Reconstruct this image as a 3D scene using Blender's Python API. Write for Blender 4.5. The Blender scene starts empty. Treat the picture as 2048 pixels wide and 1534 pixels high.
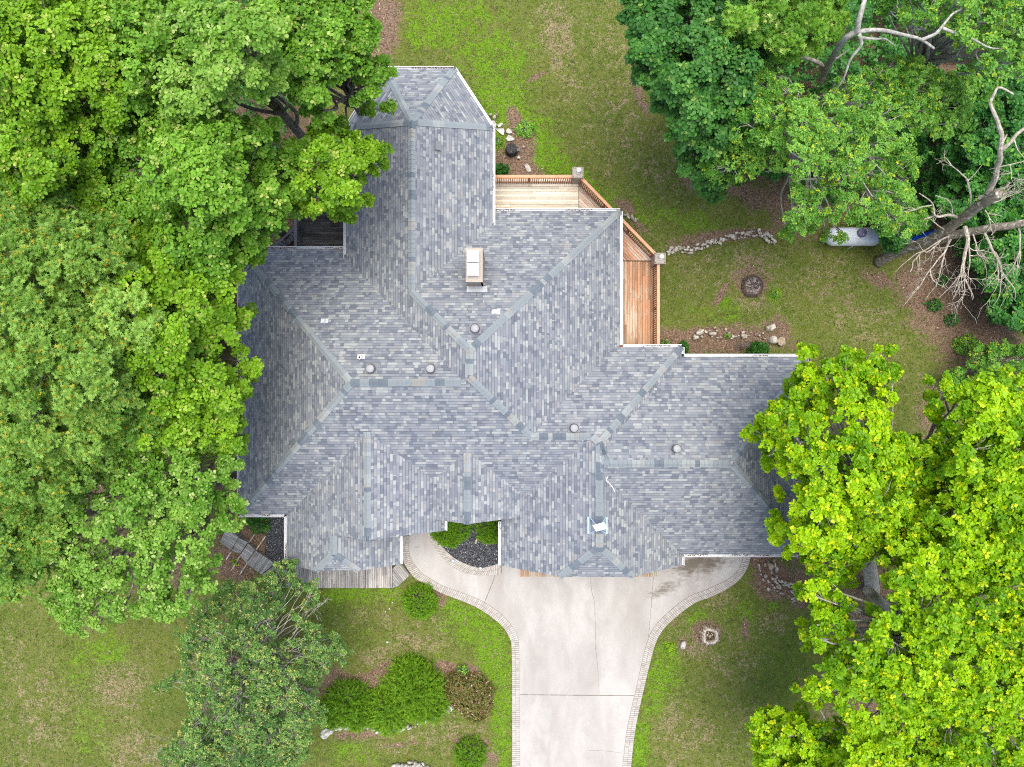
import bpy, bmesh, math, random
import numpy as np
from mathutils import Vector, Matrix, noise as mnoise
R = math.radians
random.seed(7)
rng = np.random.default_rng(11)
S = bpy.context.scene
COL = S.collection

# ------------------------------------------------------------------ camera, sky, sun, exposure
CAM_H = 39.5          # drone height above the lawn, metres
FPX = 1421.0          # focal length in photo pixels (photo is 2048 wide)
cam_d = bpy.data.cameras.new('camera'); cam = bpy.data.objects.new('camera', cam_d); COL.objects.link(cam)
cam.location = (0, 0, CAM_H); cam.rotation_euler = (0, 0, 0)
cam_d.sensor_width = 36.0; cam_d.lens = 36.0 * FPX / 2048; cam_d.clip_end = 2000; cam_d.clip_start = 0.1
S.camera = cam

SUN_ELEV, SUN_AZ = R(83), R(20)      # azimuth measured clockwise from +Y (top of the picture)
world = bpy.data.worlds.new('World'); S.world = world; world.use_nodes = True
wn = world.node_tree; wn.nodes.clear()
wo = wn.nodes.new('ShaderNodeOutputWorld'); wb = wn.nodes.new('ShaderNodeBackground'); ws = wn.nodes.new('ShaderNodeTexSky')
ws.sky_type = 'NISHITA'; ws.sun_disc = False; ws.sun_elevation = SUN_ELEV; ws.sun_rotation = SUN_AZ
ws.air_density = 1.0; ws.dust_density = 3.0; ws.ozone_density = 0.3
wn.links.new(ws.outputs[0], wb.inputs[0]); wb.inputs[1].default_value = 0.12
wn.links.new(wb.outputs[0], wo.inputs[0])
sd = bpy.data.lights.new('sun', 'SUN'); sun = bpy.data.objects.new('sun', sd); COL.objects.link(sun)
sd.energy = 1.5; sd.angle = R(45); sd.color = (0.99, 0.97, 0.86)
dv = Vector((math.sin(SUN_AZ) * math.cos(SUN_ELEV), math.cos(SUN_AZ) * math.cos(SUN_ELEV), math.sin(SUN_ELEV)))
sun.rotation_euler = dv.to_track_quat('Z', 'Y').to_euler(); sun.location = (0, 0, 60)
S.view_settings.view_transform = 'Standard'; S.view_settings.look = 'None'
S.view_settings.exposure = 1.30; S.view_settings.gamma = 1.0
S.render.engine = 'CYCLES'
S.cycles.max_bounces = 7; S.cycles.diffuse_bounces = 4; S.cycles.glossy_bounces = 2
S.cycles.transmission_bounces = 4; S.cycles.transparent_max_bounces = 4
S.cycles.use_denoising = False; S.cycles.filter_width = 1.05
S.cycles.caustics_reflective = False; S.cycles.caustics_refractive = False

def W(px, py, z=0.0):
    """back-project a photo pixel to the horizontal plane at height z"""
    s = (CAM_H - z) / FPX
    return Vector(((px - 1024) * s, (767 - py) * s, z))

# ------------------------------------------------------------------ node helper
class Mat:
    def __init__(self, name):
        self.m = bpy.data.materials.new(name); self.m.use_nodes = True
        self.t = self.m.node_tree; self.t.nodes.clear()
        self.out = self.t.nodes.new('ShaderNodeOutputMaterial')
    def n(self, typ, ins=None, **kw):
        nd = self.t.nodes.new('ShaderNode' + typ)
        for k, v in kw.items(): setattr(nd, k, v)
        for k, v in (ins or {}).items(): self.set(nd, k, v)
        return nd
    def set(self, nd, k, v):
        s = nd.inputs[k]
        if isinstance(v, bpy.types.NodeSocket): self.t.links.new(v, s)
        elif isinstance(v, bpy.types.Node): self.t.links.new(v.outputs[0], s)
        else:
            if isinstance(v, (tuple, list)) and len(v) == 3 and s.type == 'RGBA': v = (*v, 1)
            s.default_value = v
    def math(self, op, a, b=0.0, c=0.0):
        nd = self.n('Math', {0: a, 1: b}, operation=op)
        if op in ('MULTIPLY_ADD', 'SMOOTH_MIN', 'WRAP'): self.set(nd, 2, c)
        return nd.outputs[0]
    def mix(self, f, a, b, blend='MIX'):
        nd = self.n('Mix', data_type='RGBA', blend_type=blend)
        self.set(nd, 0, f); self.set(nd, 6, a); self.set(nd, 7, b)
        return nd.outputs[2]
    def ramp(self, f, stops, interp='LINEAR'):
        nd = self.n('ValToRGB', {0: f}); r = nd.color_ramp; r.interpolation = interp
        while len(r.elements) < len(stops): r.elements.new(0.5)
        for e, (p, c) in zip(r.elements, stops):
            e.position = p; e.color = (*c, 1) if len(c) == 3 else c
        return nd.outputs[0]
    def step(self, f, lo, hi):
        nd = self.n('MapRange', {0: f, 1: lo, 2: hi}); nd.interpolation_type = 'SMOOTHSTEP'; nd.clamp = True
        return nd.outputs[0]
    def noise(self, vec, scale, detail=3.0, rough=0.55, dist=0.0):
        ins = {'Scale': scale, 'Detail': detail, 'Roughness': rough, 'Distortion': dist}
        if vec is not None: ins['Vector'] = vec
        return self.n('TexNoise', ins).outputs[0]
    def pos(self): return self.n('NewGeometry').outputs['Position']
    def attr(self, name, out='Fac'): return self.n('Attribute', attribute_name=name).outputs[out]
    def scaled(self, vec, s):
        return self.n('VectorMath', {0: vec, 1: s}, operation='MULTIPLY').outputs[0]
    def bsdf(self, color, rough=0.8, spec=0.3, normal=None, **kw):
        ins = {'Base Color': color, 'Roughness': rough, 'Specular IOR Level': spec}
        if normal is not None: ins['Normal'] = normal
        ins.update(kw)
        return self.n('BsdfPrincipled', ins)
    def bump(self, h, strength=0.5, dist=0.02):
        return self.n('Bump', {'Height': h, 'Strength': strength, 'Distance': dist}).outputs[0]
    def done(self, shader):
        self.t.links.new(shader.outputs[0], self.out.inputs[0]); return self.m

# ------------------------------------------------------------------ mesh helper
class MB:
    def __init__(self): self.v = []; self.f = []; self.mi = []; self.uv = []; self.c = []
    def face(self, pts, mi=0, uv=None, c=0.5):
        b = len(self.v); self.v += [tuple(p) for p in pts]; self.f.append(tuple(range(b, b + len(pts))))
        self.mi.append(mi); self.uv.append(uv); self.c.append(c)
    def raw(self, vs, fs, mi=0, c=0.5):
        b = len(self.v); self.v += [tuple(p) for p in vs]
        for f in fs: self.f.append(tuple(b + i for i in f)); self.mi.append(mi); self.uv.append(None); self.c.append(c)
    def box(self, o, ax, ay, az, mi=0, c=0.5):
        """box with one corner at o and edge vectors ax, ay, az"""
        o, ax, ay, az = Vector(o), Vector(ax), Vector(ay), Vector(az)
        p = [o, o + ax, o + ax + ay, o + ay]; q = [k + az for k in p]
        self.raw(p + q, [(3, 2, 1, 0), (4, 5, 6, 7), (0, 1, 5, 4), (1, 2, 6, 5), (2, 3, 7, 6), (3, 0, 4, 7)], mi, c)
    def cbox(self, ctr, sx, sy, sz, rz=0.0, mi=0, c=0.5):
        """box standing on ctr, size sx sy sz, turned rz"""
        a = Vector((math.cos(rz), math.sin(rz), 0)); b = Vector((-math.sin(rz), math.cos(rz), 0))
        ctr = Vector(ctr); self.box(ctr - a * sx / 2 - b * sy / 2, a * sx, b * sy, (0, 0, sz), mi, c)
    def bar(self, p, q, w, h, mi=0, c=0.5, up=(0, 0, 1)):
        """bar of width w and height h with its TOP centre line from p to q"""
        p, q = Vector(p), Vector(q); d = q - p; s = d.cross(Vector(up)).normalized(); u = s.cross(d).normalized()
        self.box(p - s * w / 2 - u * h, d, s * w, u * h, mi, c)
    def prism(self, poly, z0, z1, mi=0, c=0.5, side=None):
        n = len(poly); a = [(p[0], p[1], z0) for p in poly]; b = [(p[0], p[1], z1) for p in poly]
        self.face(b, mi, None, c)
        for i in range(n):
            j = (i + 1) % n; self.face([a[i], a[j], b[j], b[i]], mi if side is None else side, None, c)
    def lathe(self, ctr, prof, seg=20, mi=0, c=0.5, axis=None):
        ctr = Vector(ctr); M = axis or Matrix.Identity(3); vs = []; fs = []
        for r, z in prof:
            for k in range(seg):
                a = 2 * math.pi * k / seg; vs.append(ctr + M @ Vector((r * math.cos(a), r * math.sin(a), z)))
        for i in range(len(prof) - 1):
            for k in range(seg):
                l = (k + 1) % seg; fs.append((i * seg + k, i * seg + l, (i + 1) * seg + l, (i + 1) * seg + k))
        fs.append(tuple(range(seg))[::-1]); fs.append(tuple((len(prof) - 1) * seg + k for k in range(seg)))
        self.raw(vs, fs, mi, c)
    def tube(self, pts, rads, seg=6, mi=0, c=0.5):
        pts = [Vector(p) for p in pts]; vs = []; fs = []; n = len(pts)
        u = None
        for i, p in enumerate(pts):
            d = (pts[min(i + 1, n - 1)] - pts[max(i - 1, 0)]); d = d.normalized() if d.length > 1e-6 else Vector((0, 0, 1))
            if u is None: u = d.orthogonal().normalized()
            else: u = (u - d * u.dot(d)); u = u.normalized() if u.length > 1e-5 else d.orthogonal().normalized()
            w = d.cross(u); r = rads[i] if hasattr(rads, '__len__') else rads
            for k in range(seg):
                a = 2 * math.pi * k / seg; vs.append(p + (u * math.cos(a) + w * math.sin(a)) * r)
        for i in range(n - 1):
            for k in range(seg):
                l = (k + 1) % seg; fs.append((i * seg + k, i * seg + l, (i + 1) * seg + l, (i + 1) * seg + k))
        fs.append(tuple(range(seg))[::-1]); fs.append(tuple((n - 1) * seg + k for k in range(seg)))
        self.raw(vs, fs, mi, c)
    def build(self, name, mats, parent=None, smooth=False):
        me = bpy.data.meshes.new(name); me.from_pydata(self.v, [], self.f)
        mats = mats if isinstance(mats, (list, tuple)) else [mats]
        for m in mats: me.materials.append(m)
        me.polygons.foreach_set('material_index', self.mi)
        if smooth: me.polygons.foreach_set('use_smooth', [True] * len(self.f))
        at = me.attributes.new('tint', 'FLOAT', 'FACE'); at.data.foreach_set('value', self.c)
        if any(u is not None for u in self.uv):
            lay = me.uv_layers.new(name='UVMap'); flat = []
            for f, u in zip(self.f, self.uv):
                for k in range(len(f)): flat += list(u[k]) if u is not None else [0, 0]
            lay.data.foreach_set('uv', flat)
        me.update()
        o = bpy.data.objects.new(name, me); COL.objects.link(o)
        if parent is not None: o.parent = parent; o.matrix_parent_inverse = Matrix.Translation(-Vector(parent.location)) if parent.type == 'EMPTY' and parent.rotation_euler.z == 0 else parent.matrix_basis.inverted()
        return o

def tag(o, label=None, cat=None, group=None, kind=None):
    if label: o['label'] = label
    if cat: o['category'] = cat
    if group: o['group'] = group
    if kind: o['kind'] = kind
    return o

def thing(name, loc, label, cat, group=None):
    o = bpy.data.objects.new(name, None); COL.objects.link(o); o.location = loc; o.empty_display_size = 0.3
    return tag(o, label, cat, group)

def copy_tree(o, parent=None):
    c = o.copy(); COL.objects.link(c)
    if parent is not None: c.parent = parent
    for ch in list(o.children): copy_tree(ch, c)
    return c

def clip2(poly, a, b, c):
    """keep the part of a 2-D polygon where a*x+b*y+c <= 0"""
    out = []
    for i in range(len(poly)):
        p, q = poly[i], poly[(i + 1) % len(poly)]
        dp, dq = a * p[0] + b * p[1] + c, a * q[0] + b * q[1] + c
        if dp <= 1e-9: out.append(p)
        if (dp < -1e-9 and dq > 1e-9) or (dp > 1e-9 and dq < -1e-9):
            t = dp / (dp - dq); out.append((p[0] + (q[0] - p[0]) * t, p[1] + (q[1] - p[1]) * t))
    return out

def inside(poly, x, y):
    r = False; j = len(poly) - 1
    for i in range(len(poly)):
        (xi, yi), (xj, yj) = poly[i], poly[j]
        if (yi > y) != (yj > y) and x < (xj - xi) * (y - yi) / (yj - yi) + xi: r = not r
        j = i
    return r

def inside_np(poly, p):
    x, y = p[:, 0], p[:, 1]; r = np.zeros(len(p), bool); j = len(poly) - 1
    for i in range(len(poly)):
        (xi, yi), (xj, yj) = poly[i], poly[j]
        if yi != yj: r ^= ((yi > y) != (yj > y)) & (x < (xj - xi) * (y - yi) / (yj - yi) + xi)
        j = i
    return r

def catmull(pts, n=8):
    out = []; P = [Vector(p) for p in pts]
    for i in range(len(P) - 1):
        a, b, c, d = P[max(i - 1, 0)], P[i], P[i + 1], P[min(i + 2, len(P) - 1)]
        for k in range(n):
            t = k / n
            out.append(0.5 * ((2 * b) + (c - a) * t + (2 * a - 5 * b + 4 * c - d) * t * t + (3 * b - a - 3 * c + d) * t ** 3))
    out.append(P[-1]); return out
# ------------------------------------------------------------------ materials
def plain(name, col, rough=0.7, spec=0.3, var=0.12, scale=6.0, bump=0.0):
    m = Mat(name); p = m.pos(); nz = m.noise(p, scale, 4)
    c = m.mix(nz, tuple(x * (1 - var) for x in col), tuple(min(1, x * (1 + var)) for x in col))
    nrm = m.bump(m.noise(p, scale * 6, 3), bump, 0.02) if bump else None
    return m.done(m.bsdf(c, rough, spec, nrm))

def shingle_mat(name, ux='UV'):
    m = Mat(name); uv = m.n('UVMap').outputs[0]
    s = m.n('SeparateXYZ', {0: uv}); u, v = s.outputs[0], s.outputs[1]
    EXP = 0.158
    vr = m.math('DIVIDE', v, EXP); row = m.math('FLOOR', vr); fr = m.math('FRACT', vr)
    wn1 = m.n('TexWhiteNoise', {'W': row}, noise_dimensions='1D').outputs[0]
    uo = m.math('MULTIPLY_ADD', wn1, 37.7, u)
    wob = m.noise(m.n('CombineXYZ', {0: m.math('MULTIPLY', uo, 1.6), 1: m.math('MULTIPLY', row, 3.3)}).outputs[0], 1.0, 1)
    uo = m.math('MULTIPLY_ADD', wob, 0.32, uo)
    def cell(width, seed):
        c = m.math('DIVIDE', uo, width); f = m.math('FLOOR', c)
        vec = m.n('CombineXYZ', {0: f, 1: row, 2: seed}).outputs[0]
        w = m.n('TexWhiteNoise', {'Vector': vec}, noise_dimensions='3D')
        return w.outputs[0], w.outputs[1], m.math('FRACT', c)
    a, ac, fa = cell(0.17, 1.0); b, bc, fb = cell(0.32, 5.0)
    pick = m.math('GREATER_THAN', m.n('TexWhiteNoise', {'Vector': m.n('CombineXYZ', {0: m.math('FLOOR', m.math('DIVIDE', uo, 0.32)), 1: row, 2: 9.0}).outputs[0]}, noise_dimensions='3D').outputs[0], 0.52)
    val = m.math('ADD', m.math('MULTIPLY', a, m.math('SUBTRACT', 1.0, pick)), m.math('MULTIPLY', b, pick))
    stops = [(0.0, (0.120, 0.134, 0.168)), (0.16, (0.165, 0.181, 0.216)), (0.34, (0.222, 0.236, 0.268)), (0.52, (0.248, 0.248, 0.270)),
             (0.66, (0.254, 0.274, 0.300)), (0.80, (0.317, 0.325, 0.332)), (0.92, (0.419, 0.433, 0.417)), (1.0, (0.285, 0.271, 0.262))]
    col = m.ramp(val, stops)
    p = m.pos()
    col = m.mix(0.12, col, (0.245, 0.256, 0.284))
    big = m.noise(p, 0.35, 3); col = m.mix(m.math('MULTIPLY', big, 0.25), col, (0.234, 0.256, 0.289), 'MIX')
    gr = m.noise(p, 55.0, 2); col = m.mix(0.22, col, m.ramp(gr, [(0.25, (0.12, 0.12, 0.13)), (0.75, (0.5, 0.5, 0.5))]), 'OVERLAY')
    edge = m.math('LESS_THAN', fr, 0.13); col = m.mix(m.math('MULTIPLY', edge, 0.42), col, (0.07, 0.08, 0.10))  # course edge darkened: printed band plus the butt shadow painted into the colour
    lo = m.math('ADD', m.step(fr, 0.0, 0.10), m.math('MULTIPLY', m.math('SUBTRACT', 1.0, fr), 0.9))
    hv = m.math('ADD', lo, m.math('MULTIPLY', val, 0.5))
    return m.done(m.bsdf(col, 0.88, 0.25, m.bump(hv, 0.8, 0.02)))

def tinted(name, stops, rough=0.85, spec=0.25, var=0.25, scale=12.0, bump=0.3, bdist=0.01):
    """colour chosen per face by the 'tint' attribute, broken up by noise"""
    m = Mat(name); p = m.pos(); c = m.ramp(m.attr('tint'), stops)
    nz = m.noise(p, scale, 4)
    c = m.mix(var, c, m.ramp(nz, [(0.3, (0.1, 0.1, 0.1)), (0.7, (0.9, 0.9, 0.9))]), 'OVERLAY')
    return m.done(m.bsdf(c, rough, spec, m.bump(m.noise(p, scale * 2.5, 3), bump, bdist)))

def leaf_mat(name, dark, light, young, trans=0.30, rough=0.45, spec=0.28):
    m = Mat(name); t = m.attr('tint'); y = m.attr('young')
    c = m.mix(t, dark, light); c = m.mix(y, c, young)
    tc = m.mix(0.55, c, m.mix(0.5, light, young), 'MIX')
    p = m.bsdf(c, rough, spec)
    tr = m.n('BsdfTranslucent', {'Color': tc})
    return m.done(m.n('MixShader', {0: trans, 1: p, 2: tr}))

def plank_mat(name, stain, worn, grain_dark, wear_lo, wear_hi):
    """boards: every board is one box whose face attribute 'tint' is random; position-based grain along UV"""
    m = Mat(name); uv = m.n('UVMap').outputs[0]; t = m.attr('tint')
    off = m.n('CombineXYZ', {0: m.math('MULTIPLY', t, 51.0), 1: m.math('MULTIPLY', t, 17.0), 2: 0.0}).outputs[0]
    vec = m.n('VectorMath', {0: m.scaled(uv, (1.1, 9.0, 1.0)), 1: off}, operation='ADD').outputs[0]
    vec2 = m.n('VectorMath', {0: m.scaled(uv, (3.0, 60.0, 1.0)), 1: off}, operation='ADD').outputs[0]
    w = m.noise(vec, 1.0, 5, 0.62); g = m.noise(vec2, 1.0, 3, 0.6)
    big = m.noise(m.scaled(uv, (0.22, 0.9, 1.0)), 1.0, 2)
    wear = m.step(m.math('ADD', m.math('MULTIPLY', w, 0.75), m.math('MULTIPLY', big, 0.6)), wear_lo, wear_hi)
    jit = m.math('MULTIPLY_ADD', t, 0.5, 0.75)
    c = m.mix(wear, stain, worn)
    c = m.mix(m.step(g, 0.56, 0.72), c, grain_dark)
    c = m.mix(1.0, c, m.n('CombineXYZ', {0: jit, 1: jit, 2: jit}).outputs[0], 'MULTIPLY')
    return m.done(m.bsdf(c, 0.85, 0.2, m.bump(g, 0.4, 0.01)))

M = {}
M['shingle'] = shingle_mat('asphalt_shingle')
M['cap'] = tinted('ridge_cap_shingle', [(0.0, (0.135, 0.160, 0.190)), (0.22, (0.165, 0.192, 0.222)), (0.3, (0.225, 0.252, 0.272)), (0.7, (0.250, 0.276, 0.294)), (0.86, (0.305, 0.328, 0.332)), (1.0, (0.285, 0.272, 0.255))], scale=30, var=0.2)
M['white'] = plain('white_painted_metal', (0.66, 0.66, 0.68), 0.45, 0.4, 0.05)
M['debris'] = plain('leaf_debris', (0.13, 0.075, 0.045), 0.9, 0.1, 0.5, 20)
M['brick'] = None
mm = Mat('wall_brick'); bt = mm.n('TexBrick', {'Vector': mm.n('UVMap').outputs[0], 'Color1': (0.34, 0.20, 0.14, 1), 'Color2': (0.42, 0.30, 0.23, 1), 'Mortar': (0.5, 0.47, 0.42, 1), 'Scale': 1.0, 'Mortar Size': 0.008, 'Brick Width': 0.21, 'Row Height': 0.075})
M['brick'] = mm.done(mm.bsdf(bt.outputs[0], 0.9, 0.2))
M['chimney'] = tinted('chimney_brick', [(0, (0.332, 0.285, 0.238)), (0.5, (0.405, 0.364, 0.315)), (1, (0.361, 0.253, 0.196))], scale=20)
M['vent'] = tinted('galvanised_vent', [(0, (0.16, 0.155, 0.165)), (1, (0.42, 0.42, 0.44))], 0.55, 0.5, 0.1)
M['greymetal'] = plain('flashing_metal', (0.36, 0.38, 0.40), 0.5, 0.5)
M['roofvent'] = plain('grey_box_vent', (0.20, 0.205, 0.22), 0.7, 0.3)
M['dark'] = plain('bore_shade_black', (0.02, 0.02, 0.022), 0.8, 0.2)
M['bluesteel'] = plain('blue_grey_steel', (0.42, 0.55, 0.78), 0.4, 0.5)
M['shield'] = plain('white_plastic', (0.88, 0.88, 0.88), 0.35, 0.4, 0.02)
M['deck_orange'] = plank_mat('stained_deck_boards', (0.40, 0.205, 0.115), (0.44, 0.37, 0.28), (0.20, 0.11, 0.07), 0.58, 0.80)
M['deck_worn'] = plank_mat('worn_deck_boards', (0.55, 0.36, 0.235), (0.62, 0.56, 0.46), (0.27, 0.18, 0.12), 0.44, 0.66)
M['deck_mid'] = plank_mat('half_worn_deck_boards', (0.45, 0.22, 0.13), (0.52, 0.45, 0.37), (0.17, 0.11, 0.08), 0.52, 0.74)
M['deck_dark'] = plank_mat('grey_black_deck_boards', (0.055, 0.052, 0.05), (0.17, 0.16, 0.15), (0.02, 0.02, 0.02), 0.5, 0.9)
M['boardwalk'] = plank_mat('silver_grey_boards', (0.230, 0.225, 0.221), (0.442, 0.408, 0.374), (0.102, 0.102, 0.111), 0.5, 0.85)
M['steps_grey'] = plank_mat('grey_step_boards', (0.20, 0.20, 0.20), (0.36, 0.35, 0.33), (0.07, 0.07, 0.07), 0.5, 0.85)
M['rail_orange'] = plain('stained_rail_wood', (0.627, 0.345, 0.210), 0.8, 0.2, 0.3, 5.0, 0.2)
M['rail_grey'] = plain('grey_rail_wood', (0.17, 0.17, 0.175), 0.85, 0.2, 0.2, 6.0, 0.2)
M['baluster'] = plain('baluster_wood', (0.30, 0.13, 0.07), 0.8, 0.2, 0.2)
M['pillar'] = tinted('pillar_block', [(0, (0.320, 0.272, 0.232)), (1, (0.400, 0.352, 0.304))], scale=25, var=0.3)
M['lantern'] = plain('pale_lantern_metal', (0.68, 0.70, 0.68), 0.4, 0.4, 0.1)
M['glass'] = Mat('lantern_glass'); _g = M['glass']; M['glass'] = _g.done(_g.bsdf((0.75, 0.78, 0.76), 0.12, 0.6))
M['edge_brick'] = tinted('edging_brick', [(0, (0.33, 0.305, 0.275)), (0.35, (0.40, 0.375, 0.345)), (0.75, (0.45, 0.425, 0.395)), (1, (0.40, 0.345, 0.31))], scale=22, var=0.3)
M['mortar'] = plain('mortar', (0.22, 0.19, 0.165), 0.95, 0.1, 0.3, 10)
M['gap'] = plain('joint_dirt', (0.17, 0.145, 0.12), 0.95, 0.1, 0.4, 8)
M['threshold'] = tinted('threshold_brick', [(0, (0.34, 0.19, 0.11)), (0.5, (0.42, 0.33, 0.25)), (1, (0.36, 0.36, 0.27))], scale=22)
M['rock'] = tinted('lichened_stone', [(0, (0.304, 0.264, 0.212)), (0.5, (0.425, 0.374, 0.306)), (1, (0.547, 0.494, 0.420))], scale=7, var=0.55, bump=0.7, bdist=0.04)
M['palerock'] = tinted('pale_limestone', [(0, (0.375, 0.352, 0.315)), (1, (0.510, 0.488, 0.450))], scale=7, var=0.5, bump=0.7, bdist=0.04)
M['tanrock'] = tinted('tan_stone', [(0, (0.330, 0.247, 0.165)), (1, (0.435, 0.352, 0.255))], scale=7, var=0.5, bump=0.6, bdist=0.03)
M['blackgravel'] = tinted('black_gravel', [(0, (0.012, 0.013, 0.017)), (0.72, (0.045, 0.047, 0.055)), (0.93, (0.11, 0.115, 0.13)), (1, (0.42, 0.42, 0.44))], 0.5, 0.4, scale=30)
M['gravelbed'] = plain('black_gravel_bed', (0.015, 0.016, 0.02), 0.9, 0.2, 0.5, 25, 0.5)
M['litterleaf'] = tinted('dead_leaf', [(0, (0.13, 0.065, 0.04)), (0.45, (0.26, 0.15, 0.10)), (0.85, (0.42, 0.28, 0.20)), (1, (0.58, 0.46, 0.36))], 0.8, 0.2, scale=40)
M['tank'] = Mat('white_tank_paint'); _m = M['tank']; _p = _m.pos()
M['tank'] = _m.done(_m.bsdf(_m.mix(_m.step(_m.noise(_m.scaled(_p, (1.0, 2.5, 1)), 0.9, 3, 0.5), 0.5, 0.75), (0.66, 0.68, 0.72), (0.56, 0.56, 0.60)), 0.35, 0.45))
M['tanklid'] = plain('violet_grey_lid', (0.14, 0.125, 0.21), 0.5, 0.4, 0.35, 9)
M['blue'] = plain('blue_tarpaulin', (0.008, 0.09, 0.50), 0.4, 0.5, 0.4, 12)
M['pitrim'] = tinted('scorched_earth', [(0, (0.045, 0.035, 0.030)), (1, (0.15, 0.11, 0.085))], 0.95, 0.1, scale=16, var=0.5, bump=0.8, bdist=0.03)
M['char'] = tinted('charred_wood', [(0, (0.02, 0.02, 0.022)), (1, (0.075, 0.072, 0.07))], 0.85, 0.25, scale=18, var=0.5, bump=0.8, bdist=0.03)
M['ash'] = tinted('ash_and_burnt_leaf', [(0, (0.06, 0.05, 0.05)), (0.6, (0.19, 0.16, 0.15)), (1, (0.34, 0.27, 0.22))], 0.9, 0.1, scale=25)
M['rotwood'] = tinted('rotten_wood', [(0, (0.13, 0.09, 0.06)), (0.5, (0.36, 0.29, 0.22)), (1, (0.56, 0.50, 0.42))], 0.9, 0.1, scale=14, var=0.6, bump=0.8, bdist=0.03)
def bark(name, a, b, lich):
    m = Mat(name); p = m.pos(); n1 = m.noise(m.scaled(p, (1, 1, 0.35)), 9, 5, 0.65)
    c = m.mix(m.step(n1, 0.35, 0.65), a, b); c = m.mix(m.step(m.noise(p, 5, 4, 0.7), 0.55, 0.66), c, lich)
    return m.done(m.bsdf(c, 0.9, 0.15, m.bump(n1, 0.8, 0.03)))
M['bark'] = bark('oak_bark', (0.10, 0.085, 0.07), (0.22, 0.19, 0.165), (0.36, 0.36, 0.33))
M['bark_pale'] = bark('pale_bark', (0.250, 0.231, 0.200), (0.413, 0.388, 0.344), (0.575, 0.562, 0.512))
M['bark_dead'] = bark('dead_wood', (0.288, 0.240, 0.192), (0.504, 0.444, 0.372), (0.720, 0.672, 0.600))
M['bark_trunk'] = bark('dead_trunk_bark', (0.156, 0.130, 0.098), (0.312, 0.267, 0.208), (0.650, 0.611, 0.546))

def concrete_mat():
    m = Mat('pale_concrete'); p = m.pos()
    a = m.noise(m.scaled(p, (0.9, 0.28, 1)), 0.7, 5, 0.6, 0.3); b = m.noise(p, 3.0, 5, 0.65); c3 = m.noise(p, 40.0, 3, 0.6)
    c = m.mix(m.step(a, 0.3, 0.7), (0.330, 0.302, 0.278), (0.435, 0.410, 0.386))
    c = m.mix(m.math('MULTIPLY', m.step(b, 0.42, 0.66), 0.45), c, (0.365, 0.338, 0.308))
    c = m.mix(m.math('MULTIPLY', m.step(m.noise(p, 9.0, 5, 0.75), 0.58, 0.72), 0.30), c, (0.27, 0.25, 0.225))
    c = m.mix(m.math('MULTIPLY', m.step(m.noise(m.scaled(p, (1, .5, 1)), 0.45, 3, 0.6, 0.8), 0.52, 0.66), 0.35), c, (0.50, 0.485, 0.46))
    c = m.mix(0.18, c, m.ramp(c3, [(0.3, (0.2, 0.2, 0.2)), (0.7, (0.8, 0.8, 0.8))]), 'OVERLAY')
    # two faint grey wheel tracks running down the drive, and dark mildew by the garage end
    x = m.n('SeparateXYZ', {0: p}).outputs[0]; y = m.n('SeparateXYZ', {0: p}).outputs[1]
    wob = m.math('MULTIPLY', m.math('SUBTRACT', m.noise(p, 0.5, 2), 0.5), 1.2)
    for x0 in (1.7, 4.35):
        d = m.math('ABSOLUTE', m.math('SUBTRACT', m.math('ADD', x, wob), x0))
        t = m.math('MULTIPLY', m.math('SUBTRACT', 1.0, m.step(d, 0.1, 0.75)), m.step(m.noise(p, 1.1, 4), 0.38, 0.7))
        c = m.mix(m.math('MULTIPLY', t, 0.5), c, (0.30, 0.285, 0.265))
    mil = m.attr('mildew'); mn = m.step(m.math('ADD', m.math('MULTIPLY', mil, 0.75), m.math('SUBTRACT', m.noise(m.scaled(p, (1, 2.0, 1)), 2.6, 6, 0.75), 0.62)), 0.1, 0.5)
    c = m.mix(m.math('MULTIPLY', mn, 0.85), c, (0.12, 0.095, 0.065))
    return m.done(m.bsdf(c, 0.85, 0.25, m.bump(c3, 0.2, 0.01)))
M['concrete'] = concrete_mat()

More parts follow.
